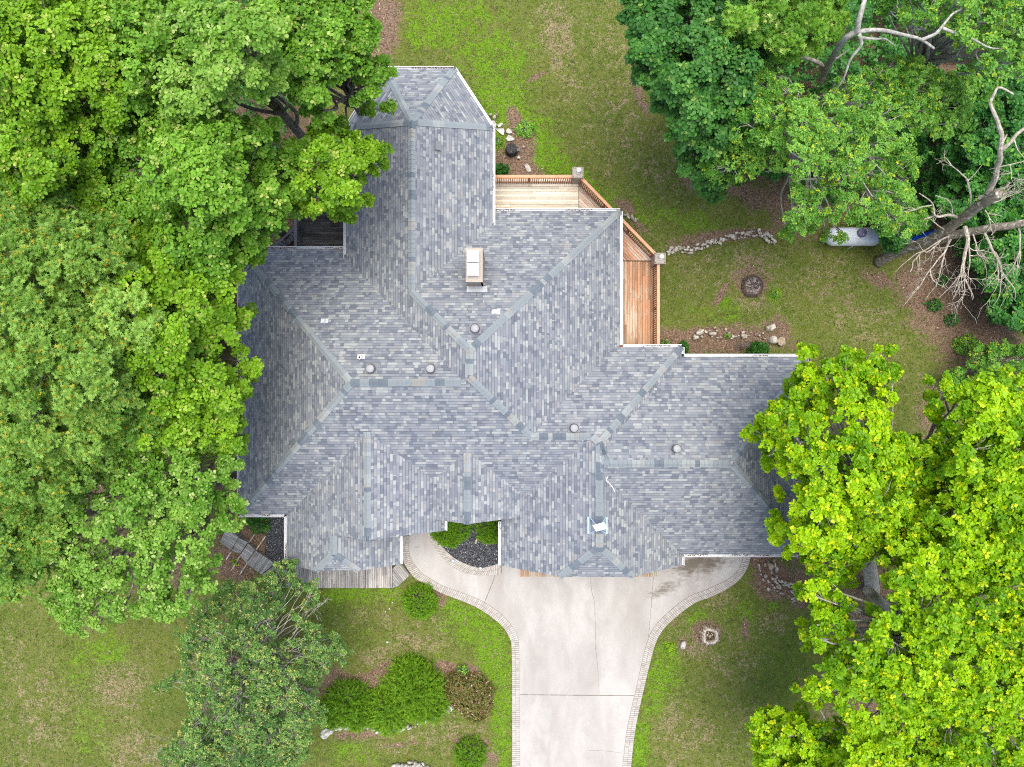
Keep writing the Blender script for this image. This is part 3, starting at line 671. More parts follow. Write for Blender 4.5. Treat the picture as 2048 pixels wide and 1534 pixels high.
DRY = [(1115, 70, 32, 75, -8, .8), (1230, 150, 70, 150, 0, .35), (1330, 330, 60, 90, -30, .35), (1150, 150, 40, 60, 0, .4), (1250, 300, 80, 60, 0, .35), (1400, 530, 60, 60, 0, .4), (1505, 545, 45, 50, 0, .9), (1505, 600, 35, 25, 0, .8),
       (1650, 560, 70, 60, 0, .4), (1720, 640, 80, 50, 20, .45), (1540, 650, 40, 20, 0, .4), (230, 1370, 60, 60, 30, .75), (100, 1420, 90, 100, 0, .45), (30, 1350, 60, 70, 0, .35), (260, 1500, 60, 40, 0, .65), (50, 1500, 70, 40, 0, .3),
       (755, 1245, 60, 30, 0, .5), (840, 1290, 70, 30, 10, .6), (900, 1270, 40, 40, 0, .4), (780, 1310, 80, 25, -15, .6), (885, 1240, 40, 18, 0, .5), (900, 1480, 60, 30, 0, .55), (780, 1490, 60, 20, 0, .5), (940, 1460, 40, 20, 0, .6),
       (1330, 1440, 40, 50, 30, .6), (1390, 1290, 60, 40, 0, .65), (1440, 1200, 50, 30, 30, .6), (1470, 1320, 50, 70, 30, .45), (1400, 1470, 60, 50, 0, .5), (1340, 1510, 40, 30, 0, .5), (1480, 1440, 40, 40, 0, .3), (1360, 1240, 25, 22, 0, .55), (1550, 1240, 40, 26, 20, .6)]
DIRT = [(765, 55, 40, 90, 10, .75), (740, 130, 40, 60, 0, .8), (1030, 235, 12, 26, -20, .9), (1040, 290, 26, 50, -15, .95), (1035, 335, 50, 22, 20, .95), (1010, 330, 26, 28, 0, .95), (1062, 262, 5, 34, -28, .8), (1075, 150, 8, 30, 60, .6), (1250, 410, 30, 14, 30, .7), (1280, 455, 34, 14, 35, .55),
        (1460, 470, 120, 14, -4, .75), (1400, 482, 60, 12, -6, .75), (1540, 400, 90, 30, 15, .7), (1590, 450, 70, 40, 10, .55), (1500, 385, 60, 20, 10, .7), (1445, 585, 7, 34, 32, .95), (1505, 572, 26, 26, 0, .9), (1505, 560, 40, 44, 0, .62), (1450, 680, 120, 26, 0, .95), (1345, 680, 30, 24, 0, 1), (1560, 660, 30, 26, 30, .8), (1580, 690, 30, 20, 0, .5),
        (1430, 380, 40, 16, 20, .6), (1280, 190, 14, 60, -20, .6), (1270, 90, 14, 80, 0, .7), (1370, 345, 20, 60, -30, .6), (1760, 560, 60, 20, 20, .6), (1680, 600, 50, 16, 25, .4), (1850, 580, 70, 60, 35, .8), (1900, 660, 110, 40, 25, .7), (1960, 620, 80, 60, 0, .7), (1480, 650, 60, 10, 0, .4),
        (500, 1080, 40, 40, 0, .95), (460, 1130, 60, 40, 30, .8), (440, 1000, 60, 90, 0, .9), (480, 900, 30, 90, 0, 1), (470, 560, 30, 60, 0, 1), (560, 470, 40, 40, 0, 1), (300, 240, 330, 230, 0, 1), (180, 620, 260, 320, 0, 1), (300, 950, 200, 150, 0, .85), (100, 1000, 150, 130, 0, .7), (330, 1130, 90, 70, 0, .6),
        (690, 1370, 80, 18, -12, .9), (760, 1350, 60, 18, -30, .9), (900, 1340, 40, 14, 20, .95), (930, 1345, 30, 16, 0, .9), (640, 1360, 60, 30, 0, .8), (720, 1470, 60, 12, -6, .7), (500, 1350, 130, 130, 0, .6), (640, 1290, 30, 30, 0, .5), (790, 1230, 24, 10, 0, .4), (790, 1355, 20, 10, 0, .5), (860, 1190, 30, 12, 20, .7), (880, 1200, 16, 22, 0, .6), (980, 1520, 30, 18, 0, .6), (940, 1490, 44, 26, 0, .7), (800, 1490, 80, 8, -4, .5),
        (1545, 1160, 40, 40, 30, .95), (1520, 1120, 24, 24, 0, .9), (1600, 1180, 40, 40, 0, .8), (1415, 1265, 34, 28, 0, .7), (1366, 1290, 18, 16, 0, .7), (1730, 1260, 30, 70, 0, .85), (1490, 1260, 12, 30, 0, .6), (1345, 1250, 8, 8, 0, .6), (1700, 1130, 160, 60, 0, .6), (1800, 1400, 200, 140, 0, .55), (1950, 1150, 140, 120, 0, .75), (1760, 1180, 80, 40, 0, .8), (1650, 820, 26, 70, 0, .4), (1870, 830, 40, 80, 0, .6), (1950, 560, 120, 200, 0, .9), (1750, 220, 340, 220, 0, .9)]
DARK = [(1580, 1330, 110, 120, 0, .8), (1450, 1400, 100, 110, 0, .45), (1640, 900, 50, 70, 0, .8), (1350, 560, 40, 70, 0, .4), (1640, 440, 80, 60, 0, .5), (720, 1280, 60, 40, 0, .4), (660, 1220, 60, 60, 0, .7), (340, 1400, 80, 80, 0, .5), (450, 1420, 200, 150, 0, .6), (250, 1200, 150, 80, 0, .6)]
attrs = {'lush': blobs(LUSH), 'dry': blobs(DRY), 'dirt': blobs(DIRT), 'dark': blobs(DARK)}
def gridh(x, y):
    return 0.05 * np.sin(x * 0.31 + 1.0) * np.sin(y * 0.27) + 0.02 * np.sin(x * 1.3) * np.cos(y * 1.1) - 0.07
gz = gridh(gx, gy)
gv = np.stack([gx, gy, gz], -1).reshape(-1, 3)
ii = np.arange(nx * ny).reshape(ny, nx)
gf = np.stack([ii[:-1, :-1], ii[:-1, 1:], ii[1:, 1:], ii[1:, :-1]], -1).reshape(-1, 4)
# skirt out to the horizon
ring = [(-GX, -GY), (GX, -GY), (GX, GY), (-GX, GY)]; far = [(-900, -900), (900, -900), (900, 900), (-900, 900)]
sv = [(x, y, -0.14) for x, y in ring] + [(x, y, -0.6) for x, y in far]
base = len(gv); gv = np.vstack([gv, np.array(sv)])
sf = np.array([[base + i, base + (i + 1) % 4, base + 4 + (i + 1) % 4, base + 4 + i] for i in range(4)])[:, ::-1]
gf = np.vstack([gf, sf])
def np_mesh(name, v, f, mats, fattr=None, vattr=None, smooth=False, parent=None):
    """f: (N,k) int array of equal-sided faces"""
    me = bpy.data.meshes.new(name); n, k = f.shape
    me.vertices.add(len(v)); me.vertices.foreach_set('co', np.ascontiguousarray(v, dtype=np.float32).ravel())
    me.loops.add(n * k); me.loops.foreach_set('vertex_index', np.ascontiguousarray(f, dtype=np.int32).ravel())
    me.polygons.add(n); me.polygons.foreach_set('loop_start', np.arange(0, n * k, k, dtype=np.int32))
    try: me.polygons.foreach_set('loop_total', np.full(n, k, dtype=np.int32))
    except Exception: pass
    for m in (mats if isinstance(mats, (list, tuple)) else [mats]): me.materials.append(m)
    me.update(calc_edges=True)
    if smooth: me.polygons.foreach_set('use_smooth', np.ones(n, dtype=bool))
    for kk, a in (fattr or {}).items():
        at = me.attributes.new(kk, 'FLOAT', 'FACE'); at.data.foreach_set('value', np.ascontiguousarray(a, dtype=np.float32))
    for kk, a in (vattr or {}).items():
        at = me.attributes.new(kk, 'FLOAT', 'POINT'); at.data.foreach_set('value', np.ascontiguousarray(a, dtype=np.float32))
    o = bpy.data.objects.new(name, me); COL.objects.link(o)
    if parent is not None: o.parent = parent; o.matrix_parent_inverse = Matrix.Translation(-Vector(parent.location))
    return o
va = {k: np.concatenate([a.ravel(), np.zeros(8)]) for k, a in attrs.items()}
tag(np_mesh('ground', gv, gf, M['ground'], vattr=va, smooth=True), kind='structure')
def gsample(name, x, y):
    a = attrs[name]; i = np.clip(((y + GY) / GS).astype(int), 0, ny - 1); j = np.clip(((x + GX) / GS).astype(int), 0, nx - 1); return a[i, j]

# ------------------------------------------------------------------ drive, walk and brick edging
L_OUT = [(806, 1072), (802, 1100), (806, 1120), (815, 1138), (831, 1157), (849, 1166), (881, 1185), (937, 1207), (972, 1226), (1004, 1252), (1019, 1276), (1023, 1299), (1024, 1400), (1024, 1560)]
L_IN = [(819, 1072), (818, 1100), (822, 1116), (831, 1131), (845, 1147), (858, 1155), (888, 1172), (945, 1193), (982, 1212), (1016, 1241), (1034, 1270), (1038, 1299), (1039, 1400), (1040, 1560)]
R_OUT = [(1503, 1095), (1501, 1113), (1492, 1141), (1470, 1167), (1426, 1192), (1391, 1205), (1353, 1233), (1325, 1261), (1308, 1296), (1287, 1381), (1271, 1457), (1262, 1534), (1260, 1560)]
R_IN = [(1488, 1095), (1486, 1113), (1478, 1136), (1456, 1158), (1414, 1178), (1377, 1193), (1341, 1220), (1311, 1250), (1293, 1287), (1271, 1381), (1254, 1457), (1245, 1534), (1243, 1560)]
C_OUT = [(846, 1050), (860, 1078), (876, 1104), (905, 1134), (944, 1149), (988, 1150), (1004, 1146)]
C_IN = [(861, 1046), (870, 1072), (892, 1101), (920, 1122), (958, 1135), (990, 1129), (1004, 1120)]
g2 = lambda pts: [Vector((*W(x, y, 0).xy, 0)) for x, y in pts]
lo, li, ro, ri, co, ci = [catmull(g2(p), 10) for p in (L_OUT, L_IN, R_OUT, R_IN, C_OUT, C_IN)]
# concrete sheet: a fine grid clipped by the outline so that it can carry the mildew attribute
outline = [p.xy for p in li] + [p.xy for p in reversed(ri)] + [Vector((12, -6.0)), Vector((-6.0, -6.0))]
outline = [(p[0], p[1]) for p in outline]
bm = bmesh.new(); vs = [bm.verts.new((x, y, 0.012)) for x, y in outline]; fc = bm.faces.new(vs)
bmesh.ops.triangulate(bm, faces=[fc])
for _ in range(3):
    bmesh.ops.subdivide_edges(bm, edges=[e for e in bm.edges if e.calc_length() > 0.5], cuts=1, use_grid_fill=True)
bmesh.ops.triangulate(bm, faces=bm.faces[:])
me = bpy.data.meshes.new('driveway'); bm.to_mesh(me); bm.free(); me.materials.append(M['concrete'])
for p in me.polygons:
    if p.normal.z < 0: p.flip()
co_ = np.array([v.co[:] for v in me.vertices]); px_, py_ = 1024 + co_[:, 0] * FPX / CAM_H, 767 - co_[:, 1] * FPX / CAM_H
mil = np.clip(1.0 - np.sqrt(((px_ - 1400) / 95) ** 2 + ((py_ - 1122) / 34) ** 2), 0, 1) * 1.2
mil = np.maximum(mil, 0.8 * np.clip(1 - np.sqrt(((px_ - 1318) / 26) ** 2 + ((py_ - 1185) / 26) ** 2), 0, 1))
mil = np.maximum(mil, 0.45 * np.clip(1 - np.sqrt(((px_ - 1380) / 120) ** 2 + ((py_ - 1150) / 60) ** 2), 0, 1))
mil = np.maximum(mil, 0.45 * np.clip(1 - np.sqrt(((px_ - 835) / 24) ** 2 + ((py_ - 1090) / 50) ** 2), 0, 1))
at = me.attributes.new('mildew', 'FLOAT', 'POINT'); at.data.foreach_set('value', mil.astype(np.float32))
drive = bpy.data.objects.new('driveway', me); COL.objects.link(drive); tag(drive, kind='structure')
jt = MB()
def joint(pts, w=0.03):
    P = catmull([Vector((*W(x, y, 0).xy, 0.0165)) for x, y in pts], 8); rj = random.Random(int(pts[0][0]))
    for a, b in zip(P[:-1], P[1:]):
        s = (b - a).cross(Vector((0, 0, 1))).normalized(); ww = w * rj.uniform(0.5, 1.2) / 2
        jt.face([a - s * ww, a + s * ww, b + s * ww, b - s * ww][::-1])
joint([(990, 1150), (985, 1165), (975, 1190), (966, 1213)], 0.035); joint([(1040, 1389), (1130, 1390), (1268, 1391)], 0.04)
joint([(1181, 1154), (1183, 1180), (1189, 1205), (1190, 1235), (1192, 1300)], 0.02); joint([(1307, 1150), (1304, 1190), (1300, 1240), (1297, 1275)], 0.022)
joint([(1175, 1500), (1215, 1502), (1243, 1506)], 0.012); joint([(1190, 1290), (1196, 1340), (1198, 1389)], 0.012); joint([(1000, 1131), (994, 1140), (990, 1150)], 0.035)
jt.build('joint', M['gap'], drive)

def edging(out_l, in_l, name):
    """curved band of bricks laid two deep across the band"""
    base_m = MB(); br = MB(); r = random.Random(9)
    n = len(out_l)
    for i in range(n - 1):
        a, b, c, d = out_l[i], out_l[i + 1], in_l[i + 1], in_l[i]
        base_m.face([(p.x, p.y, 0.026) for p in (a, b, c, d)]); base_m.face([(a.x, a.y, -0.15), (b.x, b.y, -0.15), (b.x, b.y, 0.026), (a.x, a.y, 0.026)])
        base_m.face([(d.x, d.y, -0.05), (c.x, c.y, -0.05), (c.x, c.y, 0.026), (d.x, d.y, 0.026)])
    # walk along the mid line placing bricks
    mid = [(a + b) / 2 for a, b in zip(out_l, in_l)]
    acc = [0.0]
    for a, b in zip(mid[:-1], mid[1:]): acc.append(acc[-1] + (b - a).length)
    def at_(lst, s):
        k = min(max(np.searchsorted(acc, s) - 1, 0), n - 2); f = (s - acc[k]) / max(1e-6, acc[k + 1] - acc[k]); return lst[k].lerp(lst[k + 1], f)
    s = 0.0; st = 0.108
    while s + st < acc[-1]:
        for f0, f1 in ((0.02, 0.485), (0.515, 0.98)):
            o0, o1, i0, i1 = at_(out_l, s + 0.012), at_(out_l, s + st - 0.012), at_(in_l, s + 0.012), at_(in_l, s + st - 0.012)
            q = [o0.lerp(i0, f0), o1.lerp(i1, f0), o1.lerp(i1, f1), o0.lerp(i0, f1)]
            z = 0.040 + r.uniform(-0.006, 0.006); br.prism([(p.x, p.y) for p in q], 0.0, z, 0, r.random())
        s += st
    o = base_m.build(name, M['mortar']); tag(o, kind='structure'); br.build('brick_course', M['edge_brick'], o); return o
edging(lo, li, 'kerb'); edging(ro, ri, 'kerb'); edging(co, ci, 'kerb')

# black gravel beds (sheet plus loose stones)
def in_poly_points(poly, n, seed):
    r = np.random.default_rng(seed); P = np.array([(p[0], p[1]) for p in poly]); mn, mx = P.min(0), P.max(0); out = []
    while len(out) < n:
        q = r.uniform(mn, mx, (n, 2)); out += [tuple(a) for a in q[inside_np(poly, q)]]
    return np.array(out[:n])
def chips(pts, z, size, seed, flat=0.6):
    """little irregular pebbles as one mesh: 5-sided pyramids"""
    r = np.random.default_rng(seed); n = len(pts); s = r.uniform(size * 0.6, size * 1.4, n); a0 = r.uniform(0, 6.28, n)
    ang = a0[:, None] + np.linspace(0, 2 * np.pi, 6)[None, :5] + r.uniform(-0.3, 0.3, (n, 5)); rad = s[:, None] * r.uniform(0.7, 1.1, (n, 5))
    bx = pts[:, 0:1] + rad * np.cos(ang); by = pts[:, 1:2] + rad * np.sin(ang); bz = np.full((n, 5), z - 0.01) if np.isscalar(z) else np.repeat((z - 0.01)[:, None], 5, 1)
    top = np.stack([pts[:, 0] + s * r.uniform(-.3, .3, n), pts[:, 1] + s * r.uniform(-.3, .3, n), bz[:, 0] + s * flat * r.uniform(.7, 1.4, n)], -1)
    v = np.concatenate([np.stack([bx, by, bz], -1), top[:, None]], 1).reshape(-1, 3)
    k = (np.arange(n) * 6)[:, None]; f = np.concatenate([np.stack([k[:, 0] + i, k[:, 0] + (i + 1) % 5, k[:, 0] + 5], -1)[:, None] for i in range(5)], 1).reshape(-1, 3)
    return v, f, np.repeat(r.uniform(0, 1, n), 5)
def gravel(poly_px, n, seed):
    poly = [W(x, y, 0).xy for x, y in poly_px]; poly = [(p[0], p[1]) for p in poly]
    sh = MB(); sh.prism(poly[::-1] if sum((poly[i - 1][0] - poly[i][0]) * (poly[i - 1][1] + poly[i][1]) for i in range(len(poly))) > 0 else poly, -0.1, 0.018); o = sh.build('gravel', M['gravelbed'])
    tag(o, kind='stuff'); v, f, t = chips(in_poly_points(poly, n, seed), 0.028, 0.03, seed)
    np_mesh('gravel_stones', v, f, M['blackgravel'], {'tint': t}, parent=None).parent = o
court = [(p.x * FPX / CAM_H + 1024, 767 - p.y * FPX / CAM_H) for p in ci] + [(1004, 1020), (855, 1020)]
gravel(court, 9000, 21)
gravel([(538, 1020), (585, 1020), (585, 1140), (660, 1140), (660, 1150), (560, 1147), (548, 1135), (530, 1105), (534, 1060)], 6000, 22)
gravel([(790, 1076), (806, 1076), (802, 1105), (806, 1122), (790, 1138)], 700, 23)
# ------------------------------------------------------------------ decks
def boards(name, poly, direction, z, mat, parent, w=0.14, gap=0.012, thick=0.03, seed=1, maxlen=4.0):
    """planks laid along `direction`, clipped to a convex polygon; one mesh"""
    r = random.Random(seed); d = Vector((*direction, 0)).normalized(); s = Vector((-d.y, d.x, 0)); mb = MB()
    us = [p[0] * d.x + p[1] * d.y for p in poly]; vs = [p[0] * s.x + p[1] * s.y for p in poly]
    v = min(vs)
    area = sum(poly[i - 1][0] * poly[i][1] - poly[i][0] * poly[i - 1][1] for i in range(len(poly)))
    P0 = list(poly) if area > 0 else list(poly)[::-1]
    while v < max(vs):
        P = clip2(P0, -s.x, -s.y, v + gap / 2); P = clip2(P, s.x, s.y, -(v + w - gap / 2)) if len(P) > 2 else []
        if len(P) > 2:
            u0 = min(p[0] * d.x + p[1] * d.y for p in P) - r.uniform(0, maxlen); u1 = max(p[0] * d.x + p[1] * d.y for p in P)
            while u0 < u1:
                L = r.uniform(maxlen * 0.6, maxlen)
                Q = clip2(P, -d.x, -d.y, u0 + gap / 3); Q = clip2(Q, d.x, d.y, -(u0 + L - gap / 3)) if len(Q) > 2 else []
                if len(Q) > 2:
                    t = r.random(); zz = z + r.uniform(-0.003, 0.003)
                    top = [(p[0], p[1], zz) for p in Q]; bot = [(p[0], p[1], zz - thick) for p in Q]
                    uv = [(p[0] * d.x + p[1] * d.y, p[0] * s.x + p[1] * s.y) for p in Q]
                    mb.face(top, 0, uv, t)
                    for i in range(len(Q)):
                        j = (i + 1) % len(Q); mb.face([bot[i], bot[j], top[j], top[i]], 0, [uv[i], uv[j], uv[j], uv[i]], t)
                u0 += L
        v += w
    return mb.build(name, mat, parent)
def pxpoly(pts, z): return [tuple(W(x, y, z).xy) for x, y in pts]
def railing(parent, a, b, z, h, mat, inner, bal_mat, spacing=0.115, skirt=True):
    """top board, lower rail and single balusters from a to b (xy); inner = unit vector towards the deck"""
    a, b = Vector((*a, z + h)), Vector((*b, z + h)); d = b - a; u = d.normalized(); inn = Vector((*inner, 0))
    t = MB(); t.bar(a, b, 0.15, 0.04); t.bar(a + inn * 0.05 - Vector((0, 0, 0.05)), b + inn * 0.05 - Vector((0, 0, 0.05)), 0.04, 0.09)
    t.bar(a + inn * 0.05 - Vector((0, 0, h - 0.14)), b + inn * 0.05 - Vector((0, 0, h - 0.14)), 0.04, 0.09)
    rl = t.build('railing', mat, parent)
    n = int(d.length / spacing); first = None
    for i in range(n):
        p = a + d * ((i + 0.5) / n) + inn * 0.095
        if first is None:
            q = MB(); q.cbox((0, 0, 0), 0.036, 0.036, h - 0.08, math.atan2(d.y, d.x)); first = q.build('baluster', bal_mat); first.parent = rl; c = first
        else:
            c = first.copy(); COL.objects.link(c)
        c.location = (p.x, p.y, z + 0.02)
    m = max(2, int(d.length / 1.8))
    for i in range(m + 1):
        p = a + d * (i / m); ps = MB(); ps.cbox((p.x, p.y, 0.0), 0.09, 0.09, z + h - 0.045, math.atan2(d.y, d.x)); ps.build('post', mat, rl)
ZF = 0.9
deck = thing('deck', W(1200, 480, 0), 'orange stained wooden deck with worn boards wrapping the back corner of the house', 'deck')
boards('floor_boards', pxpoly([(960, 358), (1157, 358), (1157, 445), (960, 445)], ZF), (1, 0), ZF, M['deck_worn'], deck, seed=2, maxlen=4.5)
boards('floor_boards', pxpoly([(1158, 361), (1312, 521), (1235, 521), (1158, 460)], ZF), (1, -1), ZF, M['deck_mid'], deck, seed=3, maxlen=4.0)
boards('floor_boards', pxpoly([(1225, 523), (1311, 523), (1311, 705), (1225, 705)], ZF), (0, 1), ZF, M['deck_orange'], deck, seed=5, maxlen=4.2)
rim = MB(); q = [Vector((*W(x, y, ZF).xy, ZF - 0.032)) for x, y in ((962, 357), (1157, 357), (1312, 521), (1312, 705))]
for a, b in zip(q[:-1], q[1:]): rim.bar(a, b, 0.045, 0.24)
rim.build('rim_joist', M['rail_orange'], deck)
ra, rb, rc, rd, re_, rg = [W(x, y, ZF + 1.0).xy for x, y in ((970, 352.5), (1147, 352.5), (1163, 356), (1310, 507), (1317, 526), (1317, 703))]
railing(deck, ra, rb, ZF, 1.0, M['rail_orange'], (0, -1), M['baluster'])
railing(deck, rc, rd, ZF, 1.0, M['rail_orange'], (-0.707, -0.707), M['baluster'])
railing(deck, re_, rg, ZF, 1.0, M['rail_orange'], (-1, 0), M['baluster'])

def pillar(px, py, label):
    zt = 2.15; c = W(px, py, zt); o = thing('stone_pillar', (c.x, c.y, 0), label, 'pillar', 'block pillars at the deck corners'); r = random.Random(int(px))
    mb = MB(); z = -0.1; k = 0
    while z < zt - 0.1:
        for (dx, dy) in ((1, 0), (0, 1), (-1, 0), (0, -1)):
            for h in ((-0.26, 0.0), (0.0, 0.26)) if k % 2 else ((-0.26, -0.12), (-0.12, 0.14), (0.14, 0.26)):
                n = Vector((dy, -dx, 0)); p = Vector((c.x, c.y, z)) + n * 0.265 + Vector((dx, dy, 0)) * h[0]
                mb.box(p, Vector((dx, dy, 0)) * (h[1] - h[0] - 0.008), -n * (0.05 + r.uniform(-.004, .004)), (0, 0, 0.182), 0, r.random())
        z += 0.19; k += 1
    mb.cbox((c.x, c.y, -0.1), 0.50, 0.50, zt - 0.06, 0, 1); mb.build('block_shaft', [M['pillar'], M['mortar']], o)
    cp = MB(); cp.cbox((c.x, c.y, zt - 0.09), 0.585, 0.585, 0.09, 0, 0, 0.7); cap = cp.build('cap', M['pillar'], o)
    bv = cap.modifiers.new('bevel', 'BEVEL'); bv.width = 0.012
    lx, ly = c.x + 0.02, c.y + 0.05
    l = MB(); l.lathe((lx, ly, zt), [(0.10, 0), (0.095, 0.02), (0.04, 0.03), (0.035, 0.09)], 14); l.lathe((lx, ly, zt + 0.30), [(0.125, 0), (0.11, 0.02), (0.05, 0.06), (0.02, 0.10)], 14)
    l.cbox((lx, ly - 0.09, zt), 0.12, 0.10, 0.03)
    for k in range(6):
        a = k * math.pi / 3; l.tube([(lx + 0.085 * math.cos(a), ly + 0.085 * math.sin(a), zt + 0.08), (lx + 0.1 * math.cos(a), ly + 0.1 * math.sin(a), zt + 0.31)], 0.009, 5)
    ln = l.build('lantern', M['lantern'], o); g = MB(); g.lathe((lx, ly, zt + 0.08), [(0.075, 0), (0.088, 0.22)], 12); g.build('glass', M['glass'], ln)
pillar(1156, 345, 'square block pillar with lantern at the deck corner next to the north lawn')
pillar(1320.5, 516.5, 'square block pillar with lantern at the deck corner next to the low stone wall')

bdeck = thing('deck', W(645, 465, 0), 'dark grey weathered deck tucked between two roofs under the oaks', 'deck')
boards('floor_boards', pxpoly([(597, 370), (720, 370), (720, 520), (597, 520)], ZF), (1, 0), ZF, M['deck_dark'], bdeck, seed=8, maxlen=4)
pa, pb = W(591, 380, ZF + 1).xy, W(591, 520, ZF + 1).xy
railing(bdeck, pa, pb, ZF, 1.0, M['rail_grey'], (1, 0), M['rail_grey'], 0.13)
stp = thing('staircase', W(570, 480, 0), 'dark grey wooden stairs with a slanting handrail going down from the weathered deck', 'stairs')
st = MB()
for k in range(5):
    p = W(588 - k * 9, 470 + k * 8, 0.8 - k * 0.16); st.cbox((p.x, p.y, p.z), 0.28, 1.1, 0.04, R(-40), 0, 0.5)
st.build('tread', M['rail_grey'], stp)
st = MB(); a, b = W(589, 455, 1.9), W(542, 498, 1.25); st.bar(a, b, 0.12, 0.04)
for k in range(9):
    p = a.lerp(b, (k + 0.5) / 9); st.cbox((p.x + 0.05, p.y - 0.03, p.z - 0.95), 0.03, 0.03, 0.92)
for p in (a, b): st.cbox((p.x, p.y, 0), 0.09, 0.09, p.z - 0.05)
st.build('handrail', M['rail_grey'], stp)

# ------------------------------------------------------------------ boardwalk, steps, landing
bw = thing('boardwalk', W(720, 1160, 0), 'silver grey plank boardwalk along the front of the house', 'boardwalk')
zb = 0.16
for k, (pts, dr, mt_) in enumerate([([(641, 1130), (731, 1130), (731, 1176), (641, 1176)], (0, 1), 'boardwalk'), ([(732, 1130), (784, 1130), (785, 1176), (732, 1176)], (0, 1), 'boardwalk'),
        ([(785, 1137), (800, 1124), (820, 1150), (797, 1172), (786, 1176)], (0.62, -0.78), 'boardwalk'), ([(552, 1128), (640, 1134), (640, 1176), (560, 1176), (524, 1150)], (0.1, 1), 'steps_grey')]):
    boards('boards', pxpoly(pts, zb), dr, zb, M[mt_], bw, w=0.10, gap=0.014, thick=0.12, seed=30 + k, maxlen=3)
gs = 'grey plank steps'
for k, (pts, z, lab) in enumerate([([(511, 1101), (550, 1127), (522, 1149), (492, 1126)], 0.22, 'largest of the grey plank steps, joining the boardwalk'),
        ([(496, 1087), (510, 1100), (492, 1124), (479, 1112)], 0.34, 'middle grey plank step between two others, beside a bare mulch bed'),
        ([(477, 1076), (495, 1085), (480, 1107), (463, 1102)], 0.46, 'topmost fully visible grey plank step beside the oak leaves'),
        ([(452, 1058), (477, 1074), (462, 1100), (440, 1084)], 0.58, 'shaded grey plank step half hidden under oak leaves')]):
    o = boards('plank_step', pxpoly(pts, z), (0.55, 0.83) if k == 0 else (0.78, -0.5), z, M['steps_grey'], None, w=0.13, gap=0.012, thick=z + 0.05, seed=40 + k, maxlen=3)
    tag(o, lab, 'step', gs)
ld = thing('landing', W(460, 890, 0), 'small brown slatted landing against the west wall of the house', 'landing')
boards('boards', pxpoly([(436, 884), (484, 884), (484, 903), (436, 903)], 0.5), (0, 1), 0.5, M['deck_dark'], ld, w=0.07, gap=0.02, seed=50)
lg = MB()
for x, y in ((438, 886), (438, 901), (480, 886), (480, 901)): p = W(x, y, 0.45); lg.cbox((p.x, p.y, -0.05), 0.09, 0.09, 0.5)
lg.build('leg', M['rail_grey'], ld)
rp = thing('ramp', W(415, 880, 0), 'grey plank ramp leading to the slatted landing under the oaks', 'ramp')
boards('boards', pxpoly([(330, 905), (395, 862), (440, 866), (440, 888), (395, 892), (350, 930)], 0.45), (0.3, 1), 0.45, M['steps_grey'], rp, w=0.13, seed=51)
for k, (a, b, lab) in enumerate([((463, 1103), (452, 1119), 'short timber edge below the topmost plank step'), ((479, 1113), (465, 1137), 'timber edge running out below the middle plank step'),
        ((494, 1127), (479, 1150), 'timber edge running out below the largest plank step'), ((512, 1100), (531, 1072), 'long pale timber edge beside the black gravel bed'), ((497, 1086), (511, 1066), 'thin timber edge across the bare mulch bed')]):
    t = MB(); t.bar(W(*a, 0.12), W(*b, 0.12), 0.06, 0.16); tag(t.build('landscape_timber', M['bark_dead']), lab, 'timber', 'timber edges beside the plank steps')

# ------------------------------------------------------------------ rocks
def rock_mesh(mb, c, rx, ry, rz, seed, tint, ang=0.0, sub=2):
    bm = bmesh.new(); bmesh.ops.create_icosphere(bm, subdivisions=sub, radius=1.0); ca, sa = math.cos(ang), math.sin(ang)
    b0 = len(mb.v)
    for v in bm.verts:
        p = v.co.copy(); k = 1 + 0.34 * mnoise.noise(p * 1.1 + Vector((seed * 3.1, 0, 0))) + 0.16 * mnoise.noise(p * 2.7 + Vector((0, seed * 1.7, 0)))
        m = max(abs(p.x), abs(p.y), abs(p.z)); p = p * (0.55 + 0.45 / m * 0.8) * k
        x, y = p.x * rx, p.y * ry; mb.v.append((c[0] + x * ca - y * sa, c[1] + x * sa + y * ca, c[2] + p.z * rz))
    for f in bm.faces: mb.f.append(tuple(b0 + v.index for v in f.verts)); mb.mi.append(0); mb.uv.append(None); mb.c.append(min(1, max(0, tint + random.uniform(-.08, .08))))
    bm.free()
def rock(name, px, py, rxp, ryp, h, label, cat, mat, group=None, ang=0.0, tint=0.5):
    s = CAM_H / FPX; c = W(px, py, 0); mb = MB(); rock_mesh(mb, (c.x, c.y, h * 0.25), rxp * s * 0.95, ryp * s * 0.95, h, px * 0.37 + py, tint, ang)
    return tag(mb.build(name, M[mat]), label, cat, group)
def stone_row(name, pts, label, mat, seed, size=(3, 6), rows=3, width=9, h=0.16, n=None):
    r = random.Random(seed); P = catmull([Vector((x, y, 0)) for x, y in pts], 6); mb = MB(); s = CAM_H / FPX
    L = sum((b - a).length for a, b in zip(P[:-1], P[1:])); acc = 0; want = n or int(L / 3.1)
    for i in range(want):
        t = (i + r.random()) / want * (len(P) - 1); k = min(int(t), len(P) - 2); p = P[k].lerp(P[k + 1], t - k); d = (P[k + 1] - P[k]).normalized()
        off = r.uniform(-0.5, 0.5) * width; q = p + Vector((-d.y, d.x, 0)) * off; c = W(q.x, q.y, 0); a = r.uniform(*size) * s
        rock_mesh(mb, (c.x, c.y, h * 0.3 + r.uniform(0, 0.1)), a, a * r.uniform(0.55, 0.85), h * r.uniform(0.6, 1.2), r.random() * 90, r.random(), math.atan2(-d.y, d.x) + r.uniform(-.6, .6))
    return tag(mb.build(name, M[mat]), label, 'stone wall')
